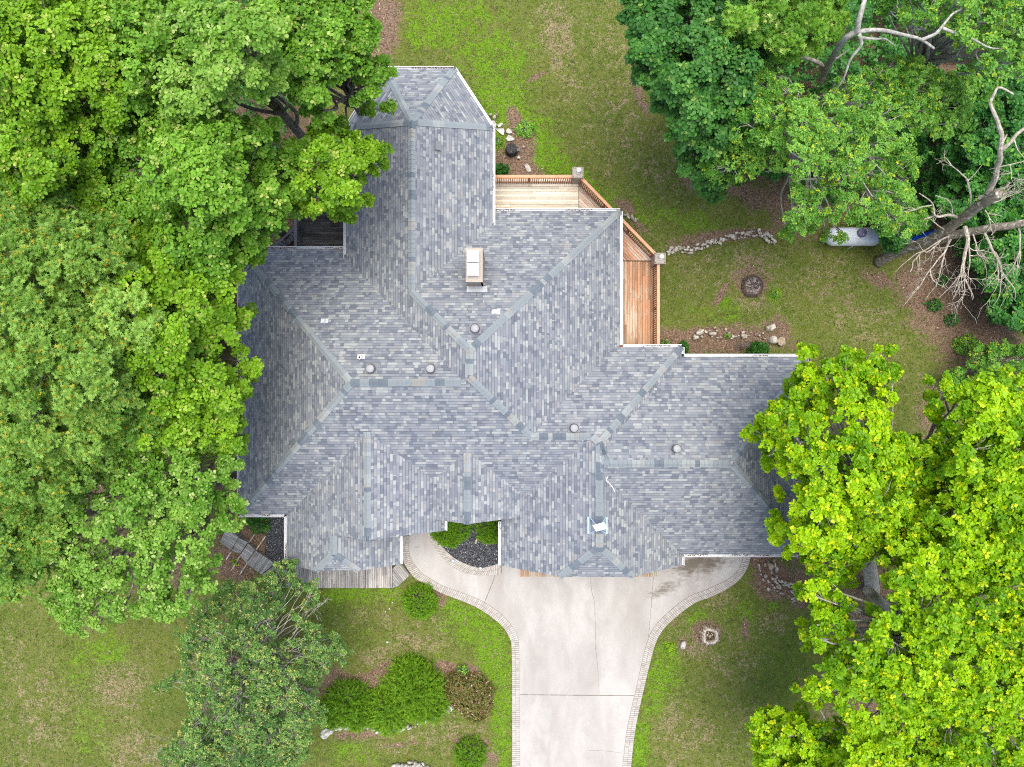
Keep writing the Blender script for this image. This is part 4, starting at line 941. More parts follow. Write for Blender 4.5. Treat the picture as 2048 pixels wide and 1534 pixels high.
stone_row('stone_wall', [(1334, 503), (1352, 500), (1380, 501), (1400, 493), (1420, 487), (1440, 480), (1462, 475), (1490, 470), (1515, 467), (1535, 474), (1549, 488)], 'low curved dry stone wall running from the deck pillar across the lawn', 'rock', 3, n=120, width=14, size=(1.4, 5.2), h=0.10)
stone_row('stone_wall', [(1385, 668), (1410, 664), (1440, 666), (1475, 668), (1505, 668), (1530, 668)], 'sunken row of grey stones along the leaf bed behind the house', 'rock', 5, n=30, width=20, h=0.09, size=(1.5, 4.2))
stone_row('stone_wall', [(642, 1462), (668, 1458), (700, 1454), (740, 1456), (780, 1462), (806, 1456), (830, 1450), (860, 1436), (895, 1418), (905, 1414)], 'pale stone edging below the two big junipers', 'palerock', 6, n=50, width=8, size=(2.5, 5.5), h=0.14)
stone_row('stone_wall', [(788, 1534), (805, 1529), (835, 1527), (860, 1534)], 'pale stones at the bottom edge of the front lawn', 'palerock', 7, n=18, width=9)
stone_row('stone_wall', [(1250, 428), (1262, 436), (1268, 444)], 'few grey stones under the slanting deck rail', 'rock', 8, n=7, width=8)
stone_row('stone_wall', [(1530, 1122), (1537, 1145), (1548, 1168), (1566, 1180), (1590, 1186)], 'heap of small grey stones at the garage corner under the yellow-green tree', 'rock', 9, n=58, width=36, size=(1.8, 5.0))
gb = 'boulders at the end of the leaf bed'
rock('boulder', 1540, 656, 10.5, 7.5, 0.32, 'pale upper boulder nearest the fire pit at the end of the leaf bed', 'boulder', 'rock', gb, 0.5, 0.8)
rock('boulder', 1545, 680, 10, 9, 0.30, 'grey middle boulder at the end of the leaf bed', 'boulder', 'rock', gb, 0.2, 0.7)
rock('boulder', 1561, 683, 8.5, 10.5, 0.28, 'tan rounded boulder, farthest of three from the deck', 'boulder', 'tanrock', gb, 0.1, 0.4)
rock('boulder', 1399, 665, 9, 6, 0.22, 'flat lichened stone in the leaf bed nearest the deck', 'boulder', 'rock', None, 0.3, 0.8)
rock('boulder', 1391, 676, 7, 4.5, 0.2, 'small grey stone below the flat lichened stone in the leaf bed', 'boulder', 'rock', None, 0.3, 0.7)
rock('boulder', 1425, 668, 9, 4.5, 0.18, 'flat tan-grey stone in the middle of the leaf bed', 'boulder', 'rock', None, 0.0, 0.4)
rock('boulder', 1487, 672, 8, 5, 0.2, 'grey stone beside the dead twigs in the leaf bed', 'boulder', 'rock', None, -0.3, 0.6)
rock('boulder', 655, 1465, 14, 7.5, 0.3, 'long pale boulder at the foot of the grey-green holly', 'boulder', 'palerock', None, 0.6, 0.6)
rock('boulder', 1366, 1289, 6, 9, 0.2, 'single white rock in the front lawn beside the rotten stump', 'boulder', 'palerock', None, -0.5, 0.9)
rock('boulder', 953, 1081, 3, 6.5, 0.2, 'narrow tan stone between the two courtyard shrubs', 'boulder', 'tanrock', None, -0.3, 0.9)
rock('boulder', 1540, 1130, 7.5, 5.5, 0.25, 'tan rock nearest the garage eave in the stone heap', 'boulder', 'tanrock', None, -0.7, 0.3)
rock('boulder', 1554, 1172, 5.5, 5.5, 0.25, 'rusty tan rock in the middle of the stone heap', 'boulder', 'tanrock', None, 0.7, 0.1)
def slab(px, py, pts, label, g='flagstones beside the north wing', z=0.05):
    mb = MB(); c = W(px, py); r = random.Random(int(px)); poly = [(c.x + x * CAM_H / FPX, c.y - y * CAM_H / FPX) for x, y in pts]; mb.prism(poly[::-1], -0.08, z, 0, r.random())
    o = mb.build('flagstone', M['palerock']); bv = o.modifiers.new('bevel', 'BEVEL'); bv.width = 0.02; bv.segments = 2; tag(o, label, 'flagstone', g)
slab(985, 249, [(-9, -7), (4, -7), (8, 0), (6, 7), (-2, 9), (-8, 4)], 'big flagstone touching the chamfered roof corner')
slab(1000.5, 251, [(-6, -1), (2, -5), (6, -3), (0, 3), (-4, 4)], 'small pointed flagstone between two larger ones')
slab(1001, 263, [(-10, -5), (6, -6), (8, 0), (6, 8), (0, 5)], 'wedge shaped flagstone, second largest of the group')
slab(1018, 263, [(-6, -2), (-2, -6), (4, -3), (6, 3), (1, 5), (-5, 3)], 'pinkish flagstone on the lawn side of the wedge shaped one')
slab(1021, 277, [(-9, 1), (-4, -7), (2, -4), (9, 2), (6, 4), (-5, 6)], 'flagstone touching the charred stump')
slab(1055, 336, [(-7, -6), (0, -8), (5, -2), (8, 7), (0, 8), (-3, 2)], 'dull flagstone half buried in leaves beside the deck rail')
for k, (x, y, s, lab) in enumerate([(981, 230, 3.5, 'white chunk of stone against the chamfered eave'), (989, 235, 4.5, 'largest white chunk of stone in the little pile by the chamfered eave'), (994, 230, 2.5, 'small white chunk of stone on the lawn edge of the little pile'), (1037, 316, 4, 'low grey stone in the leaves below the charred stump'), (1047, 294, 3, 'low flat stone to the lawn side of the charred stump')]):
    rock('loose_stone', x, y, s, s * 0.75, 0.12, lab, 'stone', 'palerock', None, k, 0.6)
for k, (x, y, s, lab) in enumerate([(775, 1284, 2.6, 'white pebble lying alone in the middle of the front lawn'), (771, 1223, 1.5, 'white pebble, lowest of three near the boardwalk'), (779, 1217, 1.5, 'white pebble, middle one of three near the boardwalk'), (785, 1205, 1.4, 'white pebble, nearest the boardwalk of three')]):
    rock('pebble', x, y, s, s * 0.8, 0.08, lab, 'pebble', 'shield', 'white pebbles in the front lawn', k, 0.9)

# ------------------------------------------------------------------ charred stump, rotten stump, fire pit
c = W(1023, 297, 0.4); o = thing('tree_stump', (c.x, c.y, 0), 'charred black round stump beside the north wing', 'stump')
mb = MB(); prof = [(0.36, 0), (0.31, 0.1), (0.285, 0.3), (0.30, 0.44), (0.27, 0.47), (0.16, 0.465), (0.02, 0.46)]; mb.lathe((c.x, c.y, -0.03), prof, 26)
for i, v in enumerate(mb.v):
    a = math.atan2(v[1] - c.y, v[0] - c.x); k = 1 + 0.09 * mnoise.noise(Vector((math.cos(a) * 2, math.sin(a) * 2, v[2] * 2))); mb.v[i] = (c.x + (v[0] - c.x) * k, c.y + (v[1] - c.y) * k, v[2] + 0.03 * mnoise.noise(Vector(v) * 6))
mb.c = [random.random() for _ in mb.f]; mb.build('bole', M['char'], o)
mb = MB(); mb.tube([(c.x + 0.2, c.y - 0.02, 0.2), (c.x + 0.42, c.y - 0.03, 0.24), (c.x + 0.5, c.y - 0.08, 0.2)], [0.1, 0.075, 0.05], 8); mb.build('branch_stub', M['bark'], o)

c = W(1420, 1271); o = thing('tree_stump', (c.x, c.y, 0), 'pale rotten hollow stump in the front lawn', 'stump')
mb = MB(); n = 44; rr = random.Random(5); vs = []
for ring, (rad, z) in enumerate(((0.62, -0.04), (0.50, 0.05), (0.44, 0.15), (0.34, 0.17), (0.28, 0.05), (0.22, -0.02))):
    for k in range(n):
        a = 2 * math.pi * k / n; q = 1 + 0.30 * mnoise.noise(Vector((math.cos(a) * 1.6, math.sin(a) * 1.6, 7.7))) + 0.16 * mnoise.noise(Vector((math.cos(a) * 5, math.sin(a) * 5, ring * .4)))
        vs.append((c.x + rad * q * math.cos(a), c.y + rad * q * math.sin(a), z + 0.06 * mnoise.noise(Vector((math.cos(a) * 4, math.sin(a) * 4, ring)))))
for i in range(5):
    for k in range(n): mb.raw([vs[i * n + k], vs[i * n + (k + 1) % n], vs[(i + 1) * n + (k + 1) % n], vs[(i + 1) * n + k]], [(0, 1, 2, 3)], 0, min(1, max(0, (0.2, .75, .95, .6, .1)[i] + rr.uniform(-.25, .2))))
mb.build('shell', M['rotwood'], o)
mb = MB()
for k in range(26):
    a, d = rr.uniform(0, 6.28), rr.uniform(0, 0.24); mb.cbox((c.x + d * math.cos(a), c.y + d * math.sin(a), 0.0), rr.uniform(.03, .12), rr.uniform(.02, .05), rr.uniform(.02, .08), rr.uniform(0, 3), 0, rr.choice((0, 0.1, 0.5, 0.95)))
mb.build('crumbled_heartwood', M['rotwood'], o)

c = W(1505, 572); o = thing('fire_pit', (c.x, c.y, 0), 'round dug fire pit with dark rim and ash in the back lawn', 'fire pit')
mb = MB(); n = 40; vs = []
for ring, (rad, z) in enumerate(((0.62, -0.03), (0.52, 0.05), (0.47, 0.06), (0.43, -0.01), (0.36, -0.03), (0.18, -0.015), (0.03, -0.01))):
    for k in range(n):
        a = 2 * math.pi * k / n; q = 1 + 0.09 * mnoise.noise(Vector((math.cos(a) * 1.8, math.sin(a) * 1.8, 3.3)))
        vs.append((c.x + rad * q * math.cos(a), c.y + rad * q * math.sin(a) * 1.03, z + 0.03 * mnoise.noise(Vector((math.cos(a) * 5, math.sin(a) * 5, ring)))))
for i in range(6):
    for k in range(n): mb.raw([vs[i * n + k], vs[i * n + (k + 1) % n], vs[(i + 1) * n + (k + 1) % n], vs[(i + 1) * n + k]], [(0, 1, 2, 3)], 0 if i < 2 else 1, random.random() * (0.6 if i < 2 else 1))
mb.build('rim', [M['pitrim'], M['ash']], o)
mb = MB()
for k in range(90):
    a, d = rr.uniform(0, 6.28), 0.42 * math.sqrt(rr.random()); mb.cbox((c.x + d * math.cos(a), c.y + d * math.sin(a), -0.03), rr.uniform(.03, .14), rr.uniform(.02, .06), rr.uniform(.03, .09), rr.uniform(0, 3), 0, rr.choice((0, 0, 0.3, 0.6, 1)))
mb.build('charred_sticks', M['ash'], o)

# ------------------------------------------------------------------ propane tank
c = W(1706, 473.5, 0.62); o = thing('propane_tank', (c.x, c.y, 0), 'white capsule shaped propane tank with violet lid under the tree edge', 'propane tank')
Rr, L = 0.50, 1.06; prof = [(0.02, -L - 0.47)]
for k in range(1, 9): a = math.pi / 2 * k / 8; prof.append((Rr * math.sin(a), -L - 0.47 * math.cos(a)))
prof += [(Rr, -0.4), (Rr + 0.003, 0), (Rr, 0.4)]
for k in range(8, 0, -1): a = math.pi / 2 * k / 8; prof.append((Rr * math.sin(a), L + 0.47 * math.cos(a)))
prof.append((0.02, L + 0.47))
mb = MB(); mb.lathe(c, prof, 32, axis=Matrix.Rotation(R(90), 3, 'Y')); mb.build('tank_shell', M['tank'], o, smooth=True)
for sx in (-0.75, 0.75):
    lg = MB(); lg.cbox((c.x + sx, c.y, -0.05), 0.10, 0.55, 0.30); lg.build('leg', M['white'], o)
lc = (c.x + 0.22, c.y + 0.10, 0.62 + 0.46); mb = MB(); mb.lathe(lc, [(0.245, 0), (0.25, 0.12), (0.22, 0.18), (0.12, 0.215), (0.02, 0.22)], 24); ld_ = mb.build('lid', M['tanklid'], o, smooth=False)
mb = MB(); mb.cbox((lc[0] + 0.03, lc[1] - 0.12, lc[2] + 0.205), 0.05, 0.08, 0.02); mb.tube([(lc[0] - 0.30, lc[1], lc[2] + 0.03), (lc[0] + 0.30, lc[1], lc[2] + 0.03)], 0.015, 6); mb.build('hasp', M['white'], ld_)
mb = MB(); mb.tube(catmull([(lc[0] - 0.02, lc[1] - 0.24, lc[2] + 0.02), (lc[0] - 0.10, c.y - 0.38, 0.98), (lc[0] - 0.22, c.y - 0.50, 0.62), (lc[0] - 0.26, c.y - 0.56, 0.05)], 6), 0.022, 7); mb.build('hose', M['white'], o)
mb = MB()
for sx in (-0.55, 0.95): mb.tube([(c.x + sx, c.y + 0.05, 1.1), (c.x + sx, c.y + 0.05, 1.2)], 0.02, 6)
mb.build('lifting_lug', M['white'], o)

# crumpled blue tarpaulin
tp = MB(); n = 18; m = 10; vv = []
for i in range(n + 1):
    for j in range(m + 1):
        p = W(1818 + i / n * 54, 492 - j / m * 18 - i / n * 16, 0); z = 0.25 + 0.3 * abs(mnoise.noise(Vector((i * 0.4, j * 0.5, 2)))) + 0.12 * mnoise.noise(Vector((i * 1.1, j * 1.2, 5)))
        vv.append((p.x, p.y, z if 0 < i < n and 0 < j < m else -0.02))
tp.raw(vv, [(i * (m + 1) + j, (i + 1) * (m + 1) + j, (i + 1) * (m + 1) + j + 1, i * (m + 1) + j + 1) for i in range(n) for j in range(m)])
tag(tp.build('tarpaulin', M['blue']), 'crumpled blue tarpaulin behind the dead tree trunk', 'tarpaulin')

# path lights in the courtyard edging
for x, y, lab in ((906, 1122, 'small path light on the brick curve nearer the rounded shrub bed'), (961, 1137, 'small path light at the lowest point of the brick curve')):
    c = W(x, y, 0.3); o = thing('path_light', (c.x, c.y, 0), lab, 'path light', 'path lights in the courtyard'); mb = MB(); mb.lathe((c.x, c.y, 0), [(0.015, 0), (0.015, 0.26)], 8); mb.build('stake', M['greymetal'], o)
    mb = MB(); mb.lathe((c.x, c.y, 0.24), [(0.07, 0), (0.085, 0.05), (0.06, 0.09), (0.02, 0.1)], 14); mb.build('lamp_head', M['bluesteel'], o)

# dead twigs in the leaf bed
def twigs(mb, p, d, L, r, depth, rr, seg=5, bend=0.5, spread=0.7, kids=(2, 4), up=0.0):
    pts = [Vector(p)]; d = Vector(d).normalized(); n = 5
    for i in range(n):
        d = (d + Vector((rr.gauss(0, bend), rr.gauss(0, bend), rr.gauss(0, bend * 0.6) + up)) * 0.35).normalized(); pts.append(pts[-1] + d * (L / n))
    mb.tube(pts, [max(0.006, r * (1 - 0.7 * i / n)) for i in range(n + 1)], seg)
    if depth > 0:
        for _ in range(rr.randint(*kids)):
            k = rr.randint(1, n); q = pts[k]; dd = (pts[min(k + 1, n)] - pts[k - 1]).normalized()
            nd = (dd + Vector((rr.gauss(0, spread), rr.gauss(0, spread), rr.gauss(0, spread * 0.6)))).normalized()
            twigs(mb, q, nd, L * rr.uniform(0.45, 0.75), r * (1 - 0.7 * k / n) * 0.7, depth - 1, rr, max(4, seg - 1), bend, spread, kids, up)
rr = random.Random(12); mb = MB(); b0 = W(1478, 700, 0)
for k in range(6): twigs(mb, (b0.x + rr.uniform(-.2, .2), b0.y, 0.0), (rr.uniform(-.7, .7), rr.uniform(.2, .8), 0.8), 0.8, 0.018, 2, rr)
tag(mb.build('dead_shrub', M['bark']), 'leafless grey twigs in the leaf bed behind the house', 'dead shrub')
# ------------------------------------------------------------------ leaves
T_OAK = (np.array([[0, 0, 0], [.36, .42, .05], [.46, .78, -.02], [0, 1.05, -.10], [-.46, .78, -.02], [-.36, .42, .05], [0, .5, .0]], dtype=np.float32), np.array([[0, 1, 2, 6], [6, 2, 3, 3], [0, 6, 4, 5], [6, 3, 4, 4]]))
T_OAK = (np.array([[0, 0, 0], [.40, .55, .07], [.26, .98, -.04], [0, 1.08, -.08], [-.26, .98, -.04], [-.40, .55, .07]], dtype=np.float32), np.array([[0, 1, 2, 3], [0, 3, 4, 5]]))
T_OVAL = (np.array([[0, 0, 0], [.30, .35, .05], [.24, .78, -.0], [0, 1.0, -.06], [-.24, .78, -.0], [-.30, .35, .05]], dtype=np.float32), np.array([[0, 1, 2, 3], [0, 3, 4, 5]]))
T_PIN = (np.array([[0, 0, 0], [.07, .30, .02], [.48, .42, -.04], [.10, .55, .02], [.42, .85, -.06], [.07, .80, 0], [0, 1.1, -.08], [-.07, .80, 0], [-.42, .85, -.06], [-.10, .55, .02], [-.48, .42, -.04], [-.07, .30, .02]], dtype=np.float32),
         np.array([[0, 1, 3, 9], [1, 2, 3, 3], [3, 4, 5, 5], [3, 5, 7, 9], [5, 6, 7, 7], [7, 8, 9, 9], [9, 10, 11, 11], [0, 9, 11, 11]]))
T_NEEDLE = (np.array([[0, 0, 0], [.10, .5, .04], [0, 1, -.06], [-.10, .5, .04]], dtype=np.float32), np.array([[0, 1, 2, 3]]))
def unit(a): return a / np.maximum(1e-6, np.linalg.norm(a, axis=-1, keepdims=True))
def leaf_mesh(name, P, A, Nn, L, Wd, tint, young, tpl, mat, parent):
    """one leaf per row: base P, axis A, normal Nn, length L, width scale Wd"""
    tv, tf = tpl; B = unit(np.cross(Nn, A)); Nn = unit(np.cross(A, B))
    v = P[:, None, :] + B[:, None, :] * (tv[None, :, 0:1] * (L * Wd)[:, None, None]) + A[:, None, :] * (tv[None, :, 1:2] * L[:, None, None]) + Nn[:, None, :] * (tv[None, :, 2:3] * L[:, None, None])
    n, m = len(P), len(tv); tri = tf[:, 2] == tf[:, 3]
    idx = (np.arange(n) * m)[:, None, None]
    if tri.any():   # all faces as triangles
        t = []
        for q in tf:
            t.append(q[:3])
            if q[2] != q[3]: t.append([q[0], q[2], q[3]])
        tf2 = np.array(t)
    else: tf2 = tf
    f = (idx + tf2[None]).reshape(-1, tf2.shape[1]); k = len(tf2)
    return np_mesh(name, v.reshape(-1, 3), f, mat, {'tint': np.repeat(tint, k), 'young': np.repeat(young, k)}, parent=parent)

def rosettes(C, Nrm, per, length, width, tilt, rg, tint0, young_p, jitter=0.35, young_inner=0.0):
    """leaves radiating from each shoot tip C with axis Nrm"""
    n = len(C); Nrm = unit(Nrm)
    t0 = unit(np.cross(Nrm, unit(rg.normal(size=(n, 3))))); b0 = np.cross(Nrm, t0)
    a = rg.uniform(0, 2 * np.pi, (n, 1)) + np.arange(per)[None] * (2 * np.pi / per) + rg.normal(0, 0.3, (n, per))
    ti = rg.uniform(tilt[0], tilt[1], (n, per))
    A = (t0[:, None] * np.cos(a)[..., None] + b0[:, None] * np.sin(a)[..., None]) * np.cos(ti)[..., None] + Nrm[:, None] * np.sin(ti)[..., None]
    A = unit(A + rg.normal(0, jitter * 0.5, A.shape)); NN = unit(Nrm[:, None] + rg.normal(0, jitter, A.shape))
    P = C[:, None] + A * (0.012) + rg.normal(0, length * 0.12, A.shape)
    L = length * rg.uniform(0.7, 1.25, (n, per))
    tint = np.clip(tint0[:, None] + rg.normal(0, 0.16, (n, per)), 0, 1)
    yr = (rg.random((n, 1)) < young_p).astype(float) * rg.uniform(0.35, 1.0, (n, per))
    yg = np.maximum(yr * (rg.random((n, per)) < 0.75), (rg.random((n, per)) < 0.03) * 0.5)
    fl = lambda x: x.reshape(-1, *x.shape[2:])
    return fl(P), fl(A), fl(NN), fl(L), np.full(n * per, width), fl(tint), fl(yg)

DENS = 1.40
def shoot_points(lobes, rg, puffs, pr, shoots, flat=0.75, lower=-0.25):
    """lobes: (K,4) centre+radius -> puffs on the lobe shell -> shoot tips on each puff; returns tips, normals, puff centres, lobe ids"""
    C, N, PC, ID = [], [], [], []
    for li_, (x, y, z, r) in enumerate(lobes):
        k = max(3, int(puffs * DENS * (r / 1.5) ** 2 * rg.uniform(0.8, 1.2)))
        d = unit(rg.normal(size=(k, 3))); d[:, 2] = np.where(d[:, 2] < lower, -d[:, 2], d[:, 2]); rad = r * rg.uniform(0.45, 1.02, (k, 1)) ** 0.7
        pc = np.array([x, y, z]) + d * rad * np.array([1, 1, flat]); prr = pr * rg.uniform(0.6, 1.25, k) * min(1, max(.5, r / 1.05))
        s = max(3, int(shoots * 1.75)); e = unit(rg.normal(size=(k, s, 3))); e[..., 2] = np.where(e[..., 2] < -0.05, -e[..., 2], e[..., 2])
        tip = pc[:, None] + e * (prr[:, None, None] * rg.uniform(0.55, 1.05, (k, s, 1))) * np.array([1, 1, 0.8])
        nn = unit(e * 0.75 + d[:, None] * 0.35 + np.array([0, 0, 0.55]) + rg.normal(0, 0.2, e.shape))
        C.append(tip.reshape(-1, 3)); N.append(nn.reshape(-1, 3)); PC.append(pc); ID.append(np.full(k, li_))
    return np.concatenate(C), np.concatenate(N), np.concatenate(PC), np.concatenate(ID)

def poly_lobes(poly, center, ztop, zedge, rad, rg, holes=(), spacing=1.05, edge_in=0.75, fill=True):
    """dart-throw lobe centres inside a crown outline given in photo pixels at crown height"""
    P = np.array(poly, float); mn, mx = P.min(0), P.max(0); zm = (ztop + zedge) / 2; sc = FPX / (CAM_H - zm); rp = rad * sc
    far = max(np.hypot(P[:, 0] - center[0], P[:, 1] - center[1])); pts = []; out = []
    for _ in range(9000):
        q = rg.uniform(mn, mx)
        if not inside(poly, q[0], q[1]): continue
        r = rp * rg.uniform(0.7, 1.15)
        # keep the lobe inside the outline
        for k_ in (1.0, 0.72, 0.5, 0.36):
            e_ = r * k_ * 0.88 + 0.24 * sc * min(1, max(.5, k_))
            if all(in_union(q[0] + e_ * math.cos(a), q[1] + e_ * math.sin(a)) for a in np.linspace(0, 2 * np.pi, 9)[:-1]): r *= k_; break
        else: continue
        if any(math.hypot(q[0] - h[0], q[1] - h[1]) < h[2] + r * 0.55 for h in holes): continue
        if any(math.hypot(q[0] - p[0], q[1] - p[1]) < spacing * 0.5 * (r + p[2]) * 0.80 for p in pts): continue
        pts.append((q[0], q[1], r)); d = min(1, math.hypot(q[0] - center[0], q[1] - center[1]) / far)
        z = ztop - (ztop - zedge) * d ** 1.6 + rg.normal(0, 0.55); w = W(q[0], q[1], z); out.append((w.x, w.y, z - 0.4, r * (CAM_H - z) / FPX))
    return out

def grow_limbs(mb, trunk_top, base, lobes, pcs, ids, rg, rbase, twig=True, tw=5):
    """trunk, limbs to every lobe and twigs to some of its puffs"""
    b = Vector(base); t = Vector(trunk_top); n = 7; pts = [b.lerp(t, i / n) + Vector((mnoise.noise(Vector((i * .7, b.x, 1))), mnoise.noise(Vector((i * .7, b.y, 9))), 0)) * 0.25 * (i / n) for i in range(n + 1)]
    mb.tube([pts[0] - Vector((0, 0, 0.2))] + pts, [rbase * 1.5] + [rbase * (1.15 - 0.65 * i / n) for i in range(n + 1)], 10)
    for i, (x, y, z, r) in enumerate(lobes):
        c = Vector((x, y, z)); f = min(0.95, max(0.35, rg.uniform(0.5, 0.85) * (0.75 + 0.25 * z / max(t.z, 1)))); k = int(f * n); p = pts[k]
        if p.z > c.z - 0.5: p = pts[max(1, int(n * 0.4))]
        mid = p.lerp(c, 0.5) + Vector((rg.normal(0, .35), rg.normal(0, .35), rg.uniform(0.1, 0.8))); dist = (c - p).length
        r0 = min(rbase * 0.45, 0.022 + 0.009 * dist); cur = catmull([p, p.lerp(mid, 0.5) + Vector((rg.normal(0, .2), rg.normal(0, .2), rg.normal(0, .2))), mid, mid.lerp(c, .55) + Vector((rg.normal(0, .2), rg.normal(0, .2), 0)), c], 3)
        mb.tube(cur, [r0 * (1 - 0.75 * j / (len(cur) - 1)) for j in range(len(cur))], 6)
        if twig:
            mine = pcs[ids == i]
            for q in mine[:tw]:
                q = Vector(q); m2 = c.lerp(q, 0.5) + Vector((rg.normal(0, .1), rg.normal(0, .1), rg.normal(0, .1))); mb.tube([c.lerp(p, 0.08), m2, q], [r0 * 0.3, 0.016, 0.008], 4)

def tree(name, label, poly, center, ztop, zedge, rad, mat, seed, group=None, cat='tree', holes=(), extra=(), puffs=16, pr=0.42, shoots=15, per=6, length=0.125, width=1.0, tilt=(0.0, 0.6), young=0.07,
         tpl=T_OAK, bark_m='bark', rbase=0.24, base=None, under=0.6, tmean=0.5, tvar=0.16, flat=0.75, spacing=1.05, limb_extra=None, tw=5, lower=-0.25, core=0.0):
    rg = np.random.default_rng(seed)
    lobes = poly_lobes(poly, center, ztop, zedge, rad, rg, holes, spacing) + [(*W(x, y, z).xy, z, r) for x, y, z, r in extra]
    lob = np.array(lobes)
    if base is None:
        c = W(center[0], center[1], ztop * 0.75); base = (c.x, c.y, 0)
    o = thing(name, (base[0], base[1], 0), label, cat, group)
    C, N, PC, ID = shoot_points(lob, rg, puffs, pr, shoots, flat, lower)
    lt = np.clip(rg.normal(tmean, tvar, len(lob)), 0, 1); pt = lt[ID] + rg.normal(0, tvar * 0.9, len(ID)); s = len(C) // len(PC)
    ct = np.repeat(pt, s) + rg.normal(0, 0.05, len(C))
    parts = [rosettes(C, N, per, length, width, tilt, rg, ct, young)]
    if core > 0:
        kk = rg.random(len(C)) < core; n_ = int(kk.sum()); parts.append(rosettes(C[kk] + N[kk] * .03, N[kk], 5, .075, 1.0, (.5, 1.3), rg, np.full(n_, .6), 1.0))
    if under > 0:      # thinner, lower second storey of foliage inside the crown
        l2 = lob.copy(); dz_ = rg.uniform(1.2, 2.4, len(lob)); l2[:, :2] *= ((CAM_H - l2[:, 2] + dz_) / (CAM_H - l2[:, 2]))[:, None]; l2[:, 2] -= dz_; l2[:, :2] += rg.normal(0, 0.35, (len(lob), 2)); l2 = l2[lob[:, 3] > rad * .6]
        l2 = l2[rg.random(len(l2)) < under * 1.6]
        ok = [not any(math.hypot(1024 + x * FPX / (CAM_H - z) - h[0], 767 - y * FPX / (CAM_H - z) - h[1]) < h[2] + 12 for h in holes) and z - r > 1.0 for x, y, z, r in l2]
        l2 = l2[np.array(ok, bool)] if len(l2) else l2
        if len(l2):
            C2, N2, PC2, ID2 = shoot_points(l2, rg, puffs * 0.8, pr * 1.1, shoots * 0.8, flat, lower); parts.append(rosettes(C2, N2, per, length * 1.05, width, tilt, rg, np.clip(rg.normal(tmean - 0.08, 0.15, len(C2)), 0, 1), young * 0.3))
    cat_ = [np.concatenate([p[i] for p in parts]) for i in range(7)]
    leaf_mesh('crown', *cat_, tpl, M[mat], o)
    mb = MB(); top = Vector(W(center[0], center[1], ztop * 0.8)); grow_limbs(mb, top, base, lobes, PC, ID, rg, rbase, True, tw)
    if limb_extra: limb_extra(mb)
    mb.build('trunk', M[bark_m], o, smooth=True)
    return o, len(cat_[0])
total = 0
CALLS = []; UNION = []
def T(*a, **k): CALLS.append((a, k)); UNION.append(a[2])
UM = []
def in_union(x, y):
    if not UM:      # raster of all crown outlines, 3 px cells
        X, Y = np.meshgrid(np.arange(-80, 2130, 3) + 1.5, np.arange(-80, 1620, 3) + 1.5); P_ = np.column_stack([X.ravel(), Y.ravel()]); k = np.zeros(len(P_), bool)
        for q in UNION: k |= inside_np(q, P_)
        UM.append(k.reshape(X.shape))
    i, j = int((y + 80) / 3), int((x + 80) / 3); return 0 <= i < UM[0].shape[0] and 0 <= j < UM[0].shape[1] and UM[0][i, j]
GO = 'oaks crowding the west side of the house'
T('oak_tree', 'broad oak whose crown meets the chamfered end of the north wing', [(520, -60), (752, -60), (742, 30), (756, 66), (738, 105), (755, 118), (785, 120), (784, 165), (764, 185), (770, 205), (790, 215), (790, 245), (775, 246), (740, 225), (715, 235), (690, 262), (640, 262), (600, 230), (560, 190), (530, 110)], (640, 80), 15.0, 10.5, 1.35, 'leaf_oak', 101, GO, holes=[(655, 190, 12), (697, 192, 14), (690, 215, 8), (660, 242, 12), (724, 138, 9), (716, 70, 5)],
  extra=[(770, 140, 9.8, .55), (748, 192, 9.2, .5), (776, 226, 8.8, .42), (745, 218, 9, .4), (745, 62, 11, .4), (760, 135, 9.8, .45), (730, 170, 10, .5)], tmean=.5)
T('oak_tree', 'oak with the palest rounded crown in the middle of the top left canopy', [(375, 10), (460, -15), (535, 40), (550, 130), (540, 190), (505, 205), (440, 185), (380, 175), (365, 110)], (465, 110), 17.5, 14.0, 1.45, 'leaf_pale', 102, GO, tmean=.5, young=.10)
T('oak_tree', 'oak at the top edge left of the palest rounded crown', [(220, -60), (400, -60), (385, 60), (370, 120), (355, 215), (290, 225), (205, 175), (190, 80)], (290, 70), 15.5, 12.0, 1.45, 'leaf_oak', 103, GO, holes=[(360, 60, 12), (352, 150, 10)], tmean=.45)
T('oak_tree', 'oak with light green crown in the top left corner', [(-60, -60), (240, -60), (195, 70), (205, 180), (120, 215), (-60, 235)], (80, 90), 16.5, 13.0, 1.5, 'leaf_oak_b', 104, GO, tmean=.5, young=.10)
T('oak_tree', 'oak at the left edge between the corner oak and the pin oak', [(-60, 225), (120, 205), (190, 235), (185, 330), (120, 385), (-60, 410)], (50, 300), 16.0, 13.0, 1.45, 'leaf_oak_b', 105, GO, holes=[(150, 300, 10)], tmean=.45, young=.09)
T('oak_tree', 'large round oak in the middle of the canopy left of the back deck', [(180, 230), (290, 220), (400, 215), (520, 228), (600, 262), (625, 330), (600, 385), (582, 440), (545, 480), (505, 500), (430, 505), (330, 485), (225, 440), (165, 360)], (390, 350), 15.5, 10.5, 1.5, 'leaf_oak', 106, GO, holes=[(450, 207, 22), (490, 205, 18), (285, 300, 14), (290, 345, 10), (178, 430, 14), (320, 405, 10)], tmean=.5)
